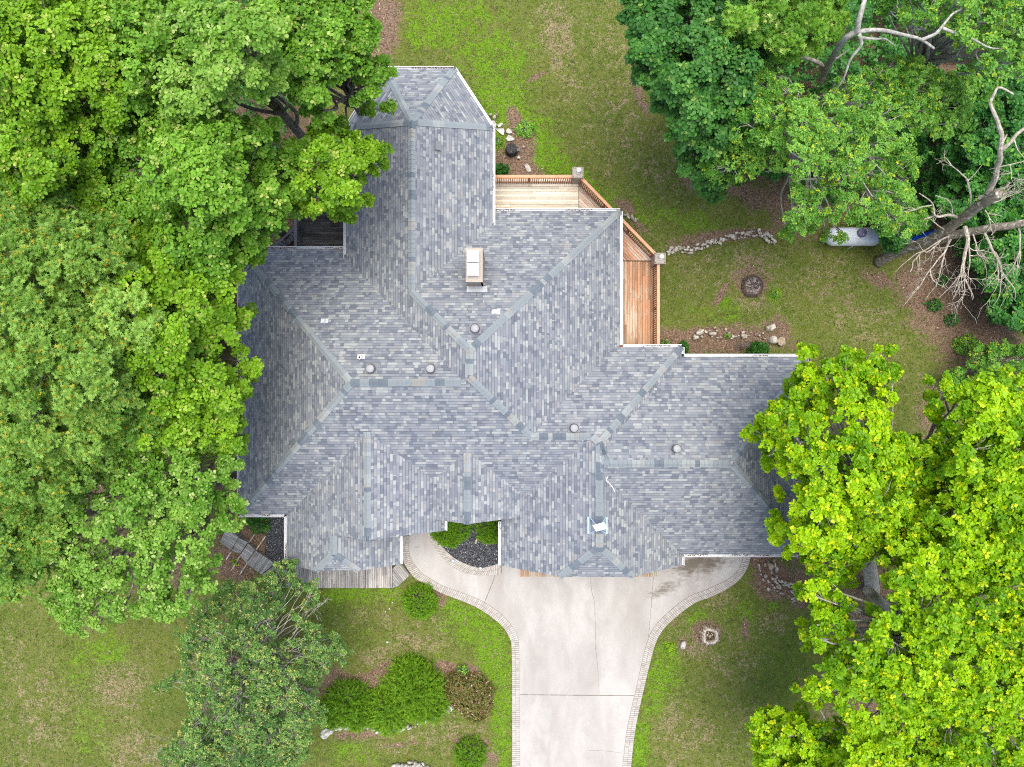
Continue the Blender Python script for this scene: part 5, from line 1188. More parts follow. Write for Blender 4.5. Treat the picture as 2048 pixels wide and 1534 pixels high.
T('oak_tree', 'oak leaning over the roof of the north wing', [(600, 262), (650, 268), (690, 262), (720, 252), (768, 280), (766, 325), (745, 345), (722, 375), (728, 420), (712, 425), (690, 440), (650, 425), (615, 445), (585, 425), (590, 380), (620, 330)], (655, 340), 13.5, 9.5, 1.25, 'leaf_oak_b', 107, GO, holes=[(735, 258, 10), (683, 275, 6)], extra=[(752, 298, 10, .6), (720, 408, 9.5, .5), (750, 325, 9.8, .5), (700, 425, 9.2, .45), (662, 425, 9, .4), (738, 350, 9.8, .45)], tmean=.55, base=(-10.2, 9.3, 0))
T('pin_oak', 'pin oak with star shaped leaf tufts and orange shoots at the left edge', [(-60, 400), (100, 385), (205, 440), (235, 530), (265, 640), (260, 720), (210, 800), (120, 840), (60, 950), (-60, 980)], (90, 620), 16.5, 12.5, 1.5, 'leaf_pin', 108, GO, tpl=T_PIN, length=.165, width=.95, per=9, puffs=18, shoots=8, pr=.48, young=.0, core=.32, tilt=(0.05, .7), holes=[(148, 560, 10), (165, 650, 8), (180, 390, 12)], tmean=.5)
T('pin_oak', 'pin oak beside the west wing eave with forked grey limbs showing', [(190, 630), (240, 640), (275, 720), (300, 800), (300, 870), (210, 900), (90, 940), (90, 850), (190, 780)], (190, 780), 14, 12, 1.2, 'leaf_pin', 118, GO, tpl=T_PIN, length=.165, width=.95, per=9, puffs=18, shoots=8, pr=.48, young=.0, core=.32, tilt=(0.05, .7))
T('oak_tree', 'yellow-green oak crown overlapping the west wing roof', [(230, 445), (330, 490), (430, 508), (505, 510), (528, 505), (520, 530), (480, 548), (466, 580), (470, 600), (502, 612), (500, 640), (478, 655), (486, 690), (490, 705), (522, 722), (520, 745), (500, 765), (496, 790), (500, 820), (492, 842), (496, 872), (450, 880), (425, 890), (385, 855), (300, 845), (262, 770), (275, 700), (245, 620), (228, 540)], (325, 660), 15.0, 10.0, 1.45, 'leaf_oak_b', 109, GO, base=(-16.6, 2.4, 0), holes=[(262, 735, 14), (270, 760, 16), (350, 725, 8), (448, 705, 14), (468, 585, 10), (300, 640, 7)],
  extra=[(507, 735, 9.6, .5), (490, 625, 9.5, .45), (515, 515, 9.5, .45), (488, 525, 9.8, .5), (480, 858, 9, .5), (478, 795, 9.4, .5), (440, 875, 8.6, .45)], tmean=.55, young=.10)
T('oak_tree', 'sparse pale oak overhanging the plank steps and the front lawn', [(215, 880), (300, 860), (385, 875), (440, 900), (492, 892), (482, 930), (492, 975), (492, 1020), (500, 1050), (455, 1075), (430, 1110), (395, 1120), (430, 1160), (390, 1190), (370, 1230), (330, 1250), (280, 1235), (210, 1265), (150, 1288), (95, 1260), (80, 1210), (100, 1120), (90, 1000), (100, 920), (130, 865)], (300, 1010), 12.5, 8.0, 1.25, 'leaf_pale', 110, GO, holes=[(225, 1020, 12), (265, 1120, 14), (340, 1160, 14), (250, 1190, 8), (355, 885, 10), (430, 1130, 8)], puffs=13, shoots=10, under=.7, tmean=.42, spacing=1.15, length=.115, young=.1)
T('pin_oak', 'darker pin oak at the left edge above the open lawn', [(-60, 930), (60, 925), (110, 985), (95, 1100), (70, 1170), (30, 1215), (-60, 1225)], (-10, 1080), 11.5, 8.5, 1.2, 'leaf_pin', 111, GO, tpl=T_PIN, length=.16, width=.95, per=9, puffs=17, shoots=8, pr=.45, young=.0, core=.2, holes=[(45, 990, 10)], tmean=.4, under=.6)
T('holly_tree', 'grey-green small leaved holly in front of the boardwalk', [(455, 1150), (500, 1160), (545, 1130), (578, 1108), (585, 1125), (600, 1150), (642, 1170), (640, 1215), (600, 1235), (640, 1255), (690, 1270), (705, 1300), (690, 1335), (645, 1355), (630, 1400), (655, 1440), (640, 1480), (610, 1510), (600, 1590), (280, 1590), (320, 1490), (375, 1420), (355, 1390), (295, 1395), (300, 1370), (345, 1345), (345, 1290), (375, 1240), (430, 1180)], (480, 1360), 7.0, 4.0, 0.95, 'leaf_holly', 112, None, tpl=T_OVAL, length=.085, per=6, puffs=24, shoots=9, pr=.36, bark_m='bark_pale', rbase=.07, holes=[(625, 1225, 14), (580, 1215, 16), (560, 1270, 14), (430, 1240, 14), (390, 1330, 12), (590, 1275, 18), (350, 1440, 10), (470, 1190, 8)], young=.16, tmean=.5, under=.35, spacing=1.0, extra=[(578, 1122, 4.6, .35), (565, 1140, 4.8, .4), (690, 1300, 4, .4), (320, 1385, 4, .4), (330, 1500, 4.2, .5)], tw=9,
  limb_extra=lambda mb: [twigs(mb, W(585, 1268, 5.0), (0.75, 0.55, 0.25), 1.5, 0.04, 3, random.Random(44), 5, .35, .45, (3, 4)) for _ in (0,)] + [twigs(mb, W(400, 1455, 3.5), (-0.7, -0.5, 0.1), 2.2, 0.035, 2, random.Random(45), 5, .3, .4, (3, 4)), twigs(mb, W(480, 1330, 5.5), (0.1, -0.6, 0.3), 2.5, 0.05, 3, random.Random(46), 5, .35, .5, (2, 4)), twigs(mb, W(540, 1440, 5), (-0.3, -0.6, 0.3), 2.4, 0.045, 3, random.Random(47), 5, .35, .5, (2, 4))])
GM = 'trees along the wooded right side'
T('maple_tree', 'dark blue-green maple at the edge of the back lawn', [(1228, -60), (1490, -60), (1490, 100), (1460, 180), (1450, 250), (1480, 330), (1500, 390), (1450, 400), (1400, 388), (1362, 345), (1325, 275), (1308, 215), (1272, 170), (1255, 120), (1258, 65), (1232, 10)], (1370, 100), 12.5, 5.5, 1.3, 'leaf_maple', 120, GM, length=.15, tilt=(-.3, .4), young=.04, tmean=.42, holes=[(1445, 55, 16)], under=.6, base=(*W(1440, 70, 8).xy, 0))
T('maple_tree', 'mid green lobed leaf maple at the top edge behind the bare forked limb', [(1480, -60), (1720, -60), (1700, 60), (1640, 105), (1580, 120), (1500, 95), (1475, 50)], (1580, 30), 12.0, 9.5, 1.3, 'leaf_oak', 121, GM, tpl=T_PIN, length=.2, per=6, width=1.1, puffs=12, shoots=9, young=.1, tmean=.35)
def locust_limbs(mb):
    z = lambda pts: [W(x, y, h) for x, y, h in pts]
    for pts, r0, r1 in [([(1640, 165, 6), (1652, 140, 8), (1668, 110, 10.5), (1690, 78, 12.3), (1712, 62, 12.8), (1718, 40, 13.2), (1725, 15, 13.4), (1735, -20, 13.5)], .15, .08), ([(1694, 74, 12.3), (1715, 64, 12.8), (1745, 60, 13), (1775, 62, 13.2), (1800, 68, 13.3), (1840, 78, 13.4), (1868, 97, 13.2)], .10, .045), ([(1842, 80, 13.4), (1870, 68, 13.6), (1885, 52, 13.7), (1905, 28, 13.8), (1925, 18, 13.8)], .07, .03), ([(1885, 56, 13.7), (1910, 66, 13.6), (1945, 78, 13.4), (1978, 95, 13.2), (2005, 97, 13)], .06, .02), ([(1718, 68, 12.9), (1722, 90, 12.6), (1700, 120, 12.2), (1690, 150, 11.8), (1672, 182, 11.2)], .08, .02), ([(1720, 75, 12.8), (1750, 78, 12.8), (1770, 78, 12.7), (1790, 92, 12.4)], .06, .02), ([(1648, 145, 7.5), (1640, 128, 8.5), (1612, 116, 9.2), (1588, 110, 9.6), (1565, 104, 10)], .12, .05), ([(1672, 118, 9.5), (1690, 105, 9.8), (1698, 99, 10)], .05, .02), ([(1530, 125, 8), (1510, 145, 8.6), (1490, 165, 9), (1468, 184, 9.3)], .06, .02), ([(1425, 255, 8), (1440, 232, 8.4), (1452, 215, 8.8)], .04, .015), ([(1435, 345, 8.4), (1470, 335, 8.6), (1500, 318, 8.7), (1535, 312, 8.7), (1560, 308, 8.6)], .05, .015), ([(1445, 315, 8.6), (1480, 317, 8.8), (1505, 300, 8.9), (1520, 288, 9)], .04, .015), ([(1590, 358, 9), (1650, 357, 9.2), (1690, 352, 9.3), (1710, 350, 9.2)], .05, .02), ([(1640, 288, 9.5), (1670, 292, 9.6), (1695, 292, 9.6), (1650, 310, 9.5)], .05, .02), ([(1828, 320, 9), (1812, 300, 9.2), (1800, 285, 9.4), (1790, 288, 9.3)], .04, .015)]:
        c = catmull(z(pts), 5); mb.tube(c, [r0 + (r1 - r0) * i / (len(c) - 1) for i in range(len(c))], 8)
T('honey_locust', 'light fine leaved tree with bare forked grey limbs and yellow tips', [(1440, 110), (1520, 95), (1600, 150), (1640, 190), (1700, 130), (1790, 95), (1850, 100), (1935, 150), (1945, 190), (1915, 245), (1865, 255), (1880, 310), (1850, 345), (1835, 405), (1835, 450), (1800, 462), (1760, 455), (1735, 470), (1690, 445), (1655, 470), (1620, 478), (1565, 485), (1555, 440), (1580, 400), (1575, 365), (1490, 360), (1445, 345), (1410, 240)], (1660, 240), 12.5, 7.0, 1.15, 'leaf_locust', 122, GM, tpl=T_OVAL, length=.095, width=.9, per=8, puffs=22, shoots=9, pr=.36, young=.09, tmean=.5, tvar=.24, bark_m='bark_pale', rbase=.2, base=(*W(1640, 165, 6).xy, 0), holes=[(1660, 165, 14), (1700, 95, 14), (1848, 280, 16), (1870, 300, 20), (1820, 230, 8), (1700, 250, 8), (1600, 130, 14), (1640, 340, 8), (1640, 420, 8), (1650, 395, 8), (1575, 330, 10), (1735, 476, 38), (1700, 484, 24), (1715, 462, 16)], under=.4, limb_extra=locust_limbs, extra=[(1570, 478, 6, .35), (1620, 470, 6, .4), (1590, 455, 6.2, .4), (1683, 472, 5.2, .3), (1655, 474, 5.4, .3)], tw=7)
T('locust_tree', 'tree with yellow-green sprays in the top right corner', [(1735, -60), (2110, -60), (2110, 150), (2050, 145), (2010, 130), (1960, 130), (1930, 75), (1850, 50), (1770, 40)], (1960, 30), 13.5, 10.5, 1.25, 'leaf_locust', 123, GM, tpl=T_OVAL, length=.11, per=8, puffs=18, shoots=9, young=.12, tmean=.5, bark_m='bark_pale', holes=[(1905, 30, 12), (1870, 60, 12), (1980, 95, 10)])
for k, (poly, cen, zt, ze, lab) in enumerate([
    ([(1910, 130), (2110, 140), (2110, 330), (2010, 330), (1960, 300), (1900, 330), (1880, 260), (1940, 210)], (2000, 230), 5.5, 3.5, 'dark leafy sapling thicket behind the broken upright dead branch'),
    ([(1880, 330), (2110, 330), (2110, 450), (2040, 440), (1960, 460), (1900, 430), (1860, 390), (1905, 360)], (1990, 385), 4.2, 2.5, 'dark leafy sapling growing right behind the broken end of the dead trunk'),
    ([(1960, 470), (2110, 440), (2110, 600), (2040, 620), (1960, 560), (1940, 510)], (2040, 530), 3.6, 2.2, 'leafy sapling below the dead trunk at the right edge'),
    ([(1760, 420), (1870, 400), (1880, 450), (1840, 465), (1800, 510), (1770, 500)], (1815, 450), 3.0, 1.8, 'green sapling between the propane tank and the blue tarpaulin'),
    ([(1965, 590), (2110, 600), (2110, 700), (2050, 660), (1990, 640)], (2050, 640), 3.0, 1.6, 'leafy sapling at the right edge over the brown leaf litter')]):
    T('sapling', lab, poly, cen, zt, ze, .8, 'leaf_under', 130 + k, 'understory saplings around the dead tree', 'sapling', holes=[(1846, 474, 24), (1828, 484, 14)], tpl=T_OVAL, length=.19, width=1.0, per=7, puffs=16, shoots=8, pr=.4, young=.1, rbase=.06, tmean=.45, tvar=.22, under=.5, tilt=(-.25, .3))
T('sapling', 'light green bush between the yellow-green trees and the leaf litter', [(1900, 700), (1970, 680), (2110, 690), (2110, 800), (2020, 800), (1950, 790), (1910, 760)], (1990, 740), 2.6, 1.4, .8, 'leaf_locust', 140, None, 'bush', tpl=T_OVAL, length=.10, per=7, puffs=18, shoots=9, rbase=.05, holes=[(1930, 720, 20), (1960, 770, 10)], tmean=.4)
GB = 'yellow-green trees beside the garage'
T('yellow_green_tree', 'yellow-green tree whose crown covers the end of the garage roof', [(1598, 690), (1650, 695), (1655, 720), (1690, 698), (1718, 712), (1775, 694), (1782, 722), (1825, 750), (1822, 800), (1790, 830), (1830, 870), (1870, 880), (1895, 930), (1880, 1000), (1860, 1060), (1780, 1120), (1700, 1130), (1610, 1125), (1560, 1115), (1545, 1080), (1524, 1050), (1532, 1018), (1580, 1030), (1605, 1010), (1600, 980), (1555, 968), (1520, 930), (1496, 892), (1484, 856), (1528, 815), (1575, 770), (1588, 738)], (1710, 910), 13.0, 8.5, 1.3, 'leaf_bright', 150, GB, tpl=T_OVAL, length=.135, width=1.1, per=8, puffs=22, shoots=8, pr=.35, young=.18, tmean=.45, tvar=.24, holes=[(1680, 840, 18), (1662, 862, 10), (1665, 895, 8), (1585, 985, 12), (1585, 1010, 10), (1600, 910, 6), (1830, 800, 14), (1690, 1000, 8)], bark_m='bark_pale', rbase=.34, base=(*W(1745, 1180, 0).xy, 0),
  extra=[(1612, 700, 9, .4), (1600, 735, 9, .45), (1585, 780, 9, .45), (1540, 822, 8.9, .5), (1505, 858, 8.6, .45), (1520, 885, 8.8, .5), (1545, 920, 9, .45), (1548, 988, 8.6, .4), (1545, 1040, 8.8, .5), (1556, 1075, 9, .5), (1650, 715, 9.5, .45), (1690, 712, 9.6, .45), (1735, 722, 9.6, .5), (1765, 708, 9.4, .45)], under=.4, tw=7)
T('yellow_green_tree', 'yellow-green tree at the right edge, behind the one over the garage', [(1832, 765), (1880, 748), (1935, 765), (1965, 800), (2040, 780), (2110, 790), (2110, 1170), (2040, 1150), (1980, 1110), (1930, 1080), (1885, 1000), (1880, 860), (1850, 810)], (1990, 920), 13.0, 10.0, 1.35, 'leaf_bright', 151, GB, tpl=T_OVAL, length=.135, width=1.1, per=8, puffs=22, shoots=8, pr=.35, young=.15, tmean=.42, tvar=.24, holes=[(1905, 985, 16)], bark_m='bark_pale', rbase=.26, under=.4, tw=7)
T('yellow_green_tree', 'yellow-green tree in the bottom right corner with thick pale limbs below', [(1560, 1125), (1640, 1140), (1700, 1160), (1760, 1150), (1860, 1080), (1900, 1040), (1960, 1090), (2110, 1150), (2110, 1590), (1830, 1590), (1780, 1560), (1740, 1490), (1690, 1450), (1640, 1420), (1600, 1400), (1590, 1370), (1640, 1345), (1640, 1310), (1590, 1290), (1590, 1262), (1625, 1240), (1590, 1190), (1600, 1165)], (1840, 1300), 13.5, 9.0, 1.35, 'leaf_bright', 152, GB, tpl=T_OVAL, length=.135, width=1.1, per=8, puffs=22, shoots=8, pr=.35, young=.16, tmean=.42, tvar=.24, holes=[(1740, 1200, 30), (1780, 1200, 24), (1735, 1250, 22), (1735, 1290, 20), (1660, 1420, 10), (1700, 1435, 16), (1840, 1325, 12), (2000, 1430, 14), (1960, 1480, 14), (1920, 1230, 8)], bark_m='bark_pale', rbase=.32, base=(*W(1800, 1215, 0).xy, 0), under=.35, tw=7,
  extra=[(1605, 1275, 8.8, .45), (1605, 1375, 8.8, .5), (1640, 1390, 9, .5), (1625, 1250, 9, .45), (1610, 1180, 9, .5)],
  limb_extra=lambda mb: [mb.tube(catmull([W(x, y, z) for x, y, z in p], 4), [a + (b - a) * i / (4 * (len(p) - 1)) for i in range(4 * (len(p) - 1) + 1)], 9) for p, a, b in [([(1800, 1225, 0.5), (1770, 1215, 3), (1750, 1195, 6), (1735, 1180, 9)], .36, .2), ([(1800, 1225, 0.5), (1830, 1222, 4), (1880, 1250, 8), (1940, 1270, 10)], .34, .15), ([(1830, 1222, 4), (1828, 1280, 7), (1830, 1330, 9), (1862, 1322, 10)], .2, .08), ([(1985, 1500, 4), (1965, 1470, 7), (1955, 1455, 9)], .22, .12), ([(1640, 1420, 8.8), (1665, 1455, 8.5), (1710, 1470, 8.2), (1765, 1490, 8)], .03, .07), ([(1860, 1450, 9.8), (1865, 1475, 10), (1882, 1472, 10.2)], .07, .04), ([(1985, 1410, 10.5), (2010, 1420, 10.2), (2045, 1440, 10)], .06, .08)]])
T('yellow_green_tree', 'low yellow-green tree at the bottom edge beside the drive lawn', [(1497, 1450), (1520, 1420), (1548, 1405), (1580, 1430), (1640, 1440), (1690, 1470), (1740, 1500), (1760, 1590), (1520, 1590), (1505, 1500)], (1640, 1530), 8.5, 6.5, 1.0, 'leaf_bright', 153, GB, tpl=T_OVAL, length=.135, width=1.1, per=8, puffs=22, shoots=8, pr=.35, young=.18, tmean=.45, tvar=.24, bark_m='bark_pale', rbase=.13, base=(*W(1640, 1500, 4).xy, 0), under=.35, extra=[(1515, 1455, 7, .4), (1550, 1425, 7, .45)], tw=7)
for a_, k_ in CALLS: total += tree(*a_, **k_)[1]
print('LEAVES', total)

# ------------------------------------------------------------------ undergrowth nobody could count, below the crowns
def undergrowth(poly, per_m2, zmax, mat, seed, holes=(), length=.15, tmean=.4, young=.05):
    rg = np.random.default_rng(seed); P = pxpoly(poly, 0); ar = abs(sum(P[i - 1][0] * P[i][1] - P[i][0] * P[i - 1][1] for i in range(len(P)))) / 2; n = int(ar * per_m2); p = in_poly_points(P, n, seed)
    nz = np.array([mnoise.noise(Vector((x * .55, y * .55, seed))) for x, y in p]); n2 = np.array([mnoise.noise(Vector((x * 1.6, y * 1.6, seed + 3))) for x, y in p])
    h = np.clip(.5 + nz * 1.1 + n2 * .5, 0, 1); keep = h > .16
    for hx, hy, hr in holes: w = W(hx, hy); keep &= np.hypot(p[:, 0] - w.x, p[:, 1] - w.y) > hr * CAM_H / FPX
    p, h, n2 = p[keep], h[keep], n2[keep]; z = h * zmax * rg.uniform(.45, 1, len(p)) + .05; C = np.column_stack([p, z]); N = np.column_stack([rg.normal(0, .35, len(p)), rg.normal(0, .35, len(p)), np.ones(len(p))])
    q = rosettes(C, N, 6, length, 1.0, (-.3, .35), rg, np.clip(tmean + .3 * n2 + rg.normal(0, .1, len(p)), 0, 1), young); return tag(leaf_mesh('undergrowth', *q, T_OVAL, M[mat], None), kind='stuff')
undergrowth([(1400, 40), (1480, -60), (2090, -60), (2090, 640), (1990, 600), (1900, 545), (1885, 440), (1840, 440), (1650, 440), (1560, 380), (1440, 335), (1400, 200)], 42, 3.2, 'leaf_under', 301, [(1706, 473, 75), (1846, 474, 30), (1868, 305, 24), (1890, 350, 18)], .17, .42)
undergrowth([(-80, -60), (690, -60), (700, 40), (600, 190), (560, 400), (500, 470), (462, 520), (462, 840), (380, 860), (200, 900), (60, 960), (-80, 980)], 26, 2.2, 'leaf_under', 302, [(450, 207, 34), (285, 300, 20), (270, 760, 24), (178, 430, 18)], .14, .5)
undergrowth([(60, 900), (330, 880), (440, 900), (440, 1080), (330, 1160), (180, 1190), (60, 1100)], 14, 1.6, 'leaf_oak', 304, [], .12, .3)
undergrowth([(1760, 1130), (1890, 1010), (1960, 960), (2090, 900), (2090, 1590), (1850, 1590), (1780, 1440), (1800, 1330), (1850, 1240)], 22, 2.0, 'leaf_bright', 303, [(1900, 1000, 20), (1985, 1440, 24)], .14, .15)

# ------------------------------------------------------------------ the dead tree
dt = thing('dead_tree', W(1765, 520, 0), 'leafless grey dead tree, forked and broken, leaning over the propane tank side', 'dead tree')
rr = random.Random(77)
def limb(pts, r0, r1, mb, seg=9, k=6):
    c = catmull([W(x, y, z) for x, y, z in pts], k); n = len(c)
    c = [p + Vector((mnoise.noise(p * 1.7), mnoise.noise(p * 1.7 + Vector((5, 0, 0))), 0)) * 0.06 for p in c]
    mb.tube(c, [r0 + (r1 - r0) * i / (n - 1) for i in range(n)], seg); return c
mb = MB()
limb([(1755, 524, 0), (1790, 506, 1.4), (1822, 494, 2.6), (1855, 482, 3.8), (1888, 463, 5), (1921, 438, 6.4), (1957, 413, 7.8), (1985, 396, 8.8), (2000, 388, 9.2)], .29, .2, mb, 12)
mb.build('trunk', M['bark_trunk'], dt, smooth=True)
mb = MB(); e0 = W(2000, 380, 9.2)
for k in range(16):
    a = rr.uniform(0, 6.28); s0 = W(1960, 405, 8.0) + Vector((rr.uniform(-.2, .2), rr.uniform(-.2, .2), rr.uniform(-.1, .2))); q = e0 + Vector((rr.uniform(-.25, .5), rr.uniform(-.2, .3), rr.uniform(-.1, .25)))
    mb.tube([s0, s0.lerp(q, .5) + Vector((rr.gauss(0, .06), rr.gauss(0, .06), 0.05)), q], [.09, .06, .01], 5)
mb.build('splintered_end', M['bark_dead'], dt)
mb = MB(); limb([(1860, 490, 3.6), (1900, 472, 5), (1950, 462, 6), (2000, 453, 7), (2050, 447, 7.8), (2110, 440, 8.6)], .21, .16, mb, 11); mb.build('limb', M['bark_trunk'], dt, smooth=True)
mb = MB(); limb([(1978, 385, 8.6), (1990, 355, 9.4), (1998, 325, 10.2), (2000, 298, 10.8), (2003, 275, 11.2), (1998, 250, 11.5), (1988, 225, 11.8), (1982, 205, 12), (1990, 180, 12.2), (2000, 175, 12.2), (2028, 190, 12.1)], .13, .03, mb, 8)
limb([(2002, 300, 10.7), (2020, 285, 11), (2035, 268, 11.2), (2060, 245, 11.4)], .09, .05, mb, 7); limb([(2003, 290, 10.8), (2013, 268, 11)], .06, .03, mb, 6)
limb([(2001, 335, 10), (2020, 330, 10.2), (2060, 320, 10.4)], .035, .012, mb, 5); limb([(2028, 275, 11), (2035, 300, 11), (2048, 318, 11)], .03, .01, mb, 5)
limb([(1942, 418, 7.4), (1940, 390, 8), (1933, 360, 8.4), (1922, 348, 8.6), (1908, 335, 8.8), (1890, 315, 9)], .05, .015, mb, 6); limb([(1934, 362, 8.4), (1950, 345, 8.6), (1963, 330, 8.8)], .03, .01, mb, 5)
limb([(1918, 436, 6.4), (1902, 430, 6.8), (1880, 433, 7), (1868, 430, 7.2), (1866, 410, 7.6), (1855, 398, 8), (1838, 385, 8.4)], .075, .015, mb, 7); limb([(1905, 428, 6.8), (1900, 405, 7.3), (1885, 395, 7.6), (1870, 390, 7.8)], .03, .01, mb, 5)
limb([(1930, 455, 6), (1936, 475, 6.2), (1930, 500, 6), (1927, 525, 5.8), (1925, 550, 5.5)], .10, .07, mb, 7)
limb([(1925, 550, 5.5), (1935, 570, 5.2), (1945, 590, 5), (1945, 600, 4.8)], .05, .012, mb, 6); limb([(1926, 540, 5.6), (1912, 560, 5.3), (1895, 580, 5), (1880, 596, 4.8)], .045, .012, mb, 6)
limb([(1968, 462, 6.4), (1985, 500, 6.4), (2000, 530, 6.2), (2003, 560, 6), (1998, 590, 5.6), (1988, 610, 5.2)], .06, .012, mb, 6); limb([(2000, 540, 6.2), (2015, 560, 6), (2030, 580, 5.8), (2030, 600, 5.6)], .04, .01, mb, 5)
limb([(2036, 452, 7.5), (2040, 480, 7.3), (2040, 510, 7.1), (2032, 550, 6.8)], .05, .012, mb, 6)
limb([(1905, 470, 5), (1880, 482, 5.2), (1850, 500, 5), (1815, 520, 4.6), (1790, 545, 4.2)], .05, .012, mb, 6); limb([(1905, 475, 5), (1888, 505, 5.2), (1860, 540, 5), (1838, 575, 4.6), (1806, 612, 4)], .05, .012, mb, 6); limb([(1838, 572, 4.6), (1822, 590, 4.4), (1810, 596, 4.2)], .02, .008, mb, 5)
limb([(1890, 500, 5.2), (1882, 540, 5), (1872, 570, 4.8), (1850, 600, 4.5)], .035, .01, mb, 5)
for p, d, L, r in [((1936, 480, 6.2), (.3, -1, -.1), 2.2, .045), ((1928, 520, 5.9), (-.6, -1, 0), 1.9, .04), ((1930, 545, 5.6), (.3, -1, -.1), 1.8, .035), ((1995, 520, 6.2), (-.4, -1, 0), 1.8, .03), ((1880, 482, 5.2), (-.7, -.6, 0), 2.2, .035), ((1860, 540, 5), (.2, -1, 0), 1.6, .03), ((1850, 500, 5), (-.8, -.4, 0), 1.6, .03), ((1866, 410, 7.6), (-1, -.2, 0), 1.6, .03), ((1868, 432, 7), (-1, -.5, 0), 2.0, .035), ((1960, 408, 7.9), (1, -.3, .1), 1.7, .035), ((1970, 420, 7.6), (.4, -.9, 0), 1.2, .03), ((1890, 460, 5.4), (-.9, .2, .1), 2.0, .03), ((1945, 465, 6), (.3, -1, 0), 1.6, .04), ((2040, 490, 7.2), (.1, -1, 0), 2.0, .03), ((1985, 500, 6.4), (.6, -.6, 0), 1.2, .02), ((2020, 330, 10.2), (.3, -1, 0), 1.0, .02), ((1908, 335, 8.8), (-.6, .6, 0), .9, .015), ((1905, 472, 5), (-.8, -.9, 0), 2.2, .045)]:
    twigs(mb, W(*p), d, L * 0.85, r * 1.15, 2, rr, 5, .75, .75, (3, 5))
mb.build('branch', M['bark_dead'], dt)

# ------------------------------------------------------------------ shrubs
def shrub(name, label, lst, mat, seed, group=None, cat='shrub', tpl=T_NEEDLE, length=.12, width=1.0, per=7, dens=150, tilt=(.35, 1.1), young=.1, tmean=.45, z0=0.0, relief=.26, tvar=.16, spray=0.0):
    """lst: (px,py,rx_px,ry_px,height); dense sprays over squashed domes"""
    rg = np.random.default_rng(seed); c0 = W(lst[0][0], lst[0][1]); o = thing(name, (c0.x, c0.y, 0), label, cat, group); parts = []; mb = MB()
    for (px, py, rx, ry, h) in lst:
        s = (CAM_H - h * .5) / FPX; c = W(px, py, h * .5); rx, ry = rx * s, ry * s; n = int(dens * (rx * ry) * 3.14 * 2.2)
        d = unit(rg.normal(size=(n, 3))); d[:, 2] = np.abs(d[:, 2]) * 1.0; ph = np.array([mnoise.noise(Vector(q) * 2.3 + Vector((seed, 0, 0))) + .7 * mnoise.noise(Vector(q) * 6.5 + Vector((0, seed, px))) for q in d]); dep = rg.uniform(0, 1, n) ** .6; k = (1 + relief * ph)[:, None] * (.66 + .38 * dep)[:, None]
        C = np.array([c.x, c.y, z0]) + d * k * np.array([rx, ry, h]); N = unit(d / np.array([rx, ry, h]) * min(rx, ry) + np.array([0, 0, .30]) + rg.normal(0, .38, d.shape))
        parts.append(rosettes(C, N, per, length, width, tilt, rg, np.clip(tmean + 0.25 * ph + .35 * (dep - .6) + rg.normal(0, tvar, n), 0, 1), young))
        if spray:
            # feathery sprays: a drooping stem per point with needles along it, dark at the root and fresh at the tip
            P0 = np.array([c.x, c.y, z0]) + d * k * np.array([rx, ry, h]) * .86; ax = unit(d * np.array([1, 1, .45]) + rg.normal(0, .62, d.shape) + np.array([0, 0, .25])); Ls = spray * rg.uniform(.6, 1.3, n); b0 = np.clip(tmean + .3 * ph + rg.normal(0, .12, n), 0, 1); rows = []
            for j in range(7):
                fj = (j + .5) / 7; pos = P0 + ax * (Ls * fj)[:, None] + np.array([0, 0, -1.0]) * (Ls * .35 * fj * fj)[:, None]
                for sgn in (-1, 1, 0):
                    sd_ = unit(np.cross(ax, np.array([0, 0, 1.0]))) * sgn; A_ = unit(ax * .8 + sd_ * .75 + rg.normal(0, .15, ax.shape) + np.array([0, 0, .12])); N_ = unit(np.array([0, 0, 1.0]) + rg.normal(0, .25, ax.shape))
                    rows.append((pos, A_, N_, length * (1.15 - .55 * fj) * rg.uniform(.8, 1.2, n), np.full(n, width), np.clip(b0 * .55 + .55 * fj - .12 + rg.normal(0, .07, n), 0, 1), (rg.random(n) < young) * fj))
            parts[-1] = tuple(np.concatenate([q_[i_] for q_ in rows]) for i_ in range(7))
        for q in C[:: max(1, n // 40)]: q = Vector((c.x, c.y, z0 + .1)).lerp(Vector(q), .6 if spray else 1.0); mb.tube([(c.x, c.y, z0 - 0.05), Vector((c.x, c.y, z0 + .1)).lerp(q, .6), q], [.03, .015, .006], 4)
    leaf_mesh('foliage', *[np.concatenate([p[i] for p in parts]) for i in range(7)], tpl, M[mat], o); mb.build('stem', M['bark'], o); return o
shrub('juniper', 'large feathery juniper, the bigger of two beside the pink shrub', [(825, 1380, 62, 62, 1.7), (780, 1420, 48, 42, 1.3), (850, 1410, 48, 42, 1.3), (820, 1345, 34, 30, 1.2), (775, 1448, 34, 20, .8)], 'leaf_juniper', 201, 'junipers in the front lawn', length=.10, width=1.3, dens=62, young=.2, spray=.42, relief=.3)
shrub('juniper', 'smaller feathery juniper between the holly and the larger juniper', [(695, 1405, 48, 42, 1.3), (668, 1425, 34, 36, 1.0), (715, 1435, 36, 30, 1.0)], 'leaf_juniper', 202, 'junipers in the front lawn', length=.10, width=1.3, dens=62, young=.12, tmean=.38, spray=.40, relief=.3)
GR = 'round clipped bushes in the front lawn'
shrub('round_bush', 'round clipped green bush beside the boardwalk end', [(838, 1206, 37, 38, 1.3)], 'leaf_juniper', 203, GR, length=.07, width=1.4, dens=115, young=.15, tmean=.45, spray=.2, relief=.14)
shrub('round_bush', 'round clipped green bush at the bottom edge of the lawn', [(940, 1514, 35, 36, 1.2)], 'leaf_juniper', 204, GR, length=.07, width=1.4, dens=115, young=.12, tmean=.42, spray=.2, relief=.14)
GC = 'low shrubs in the courtyard bed'
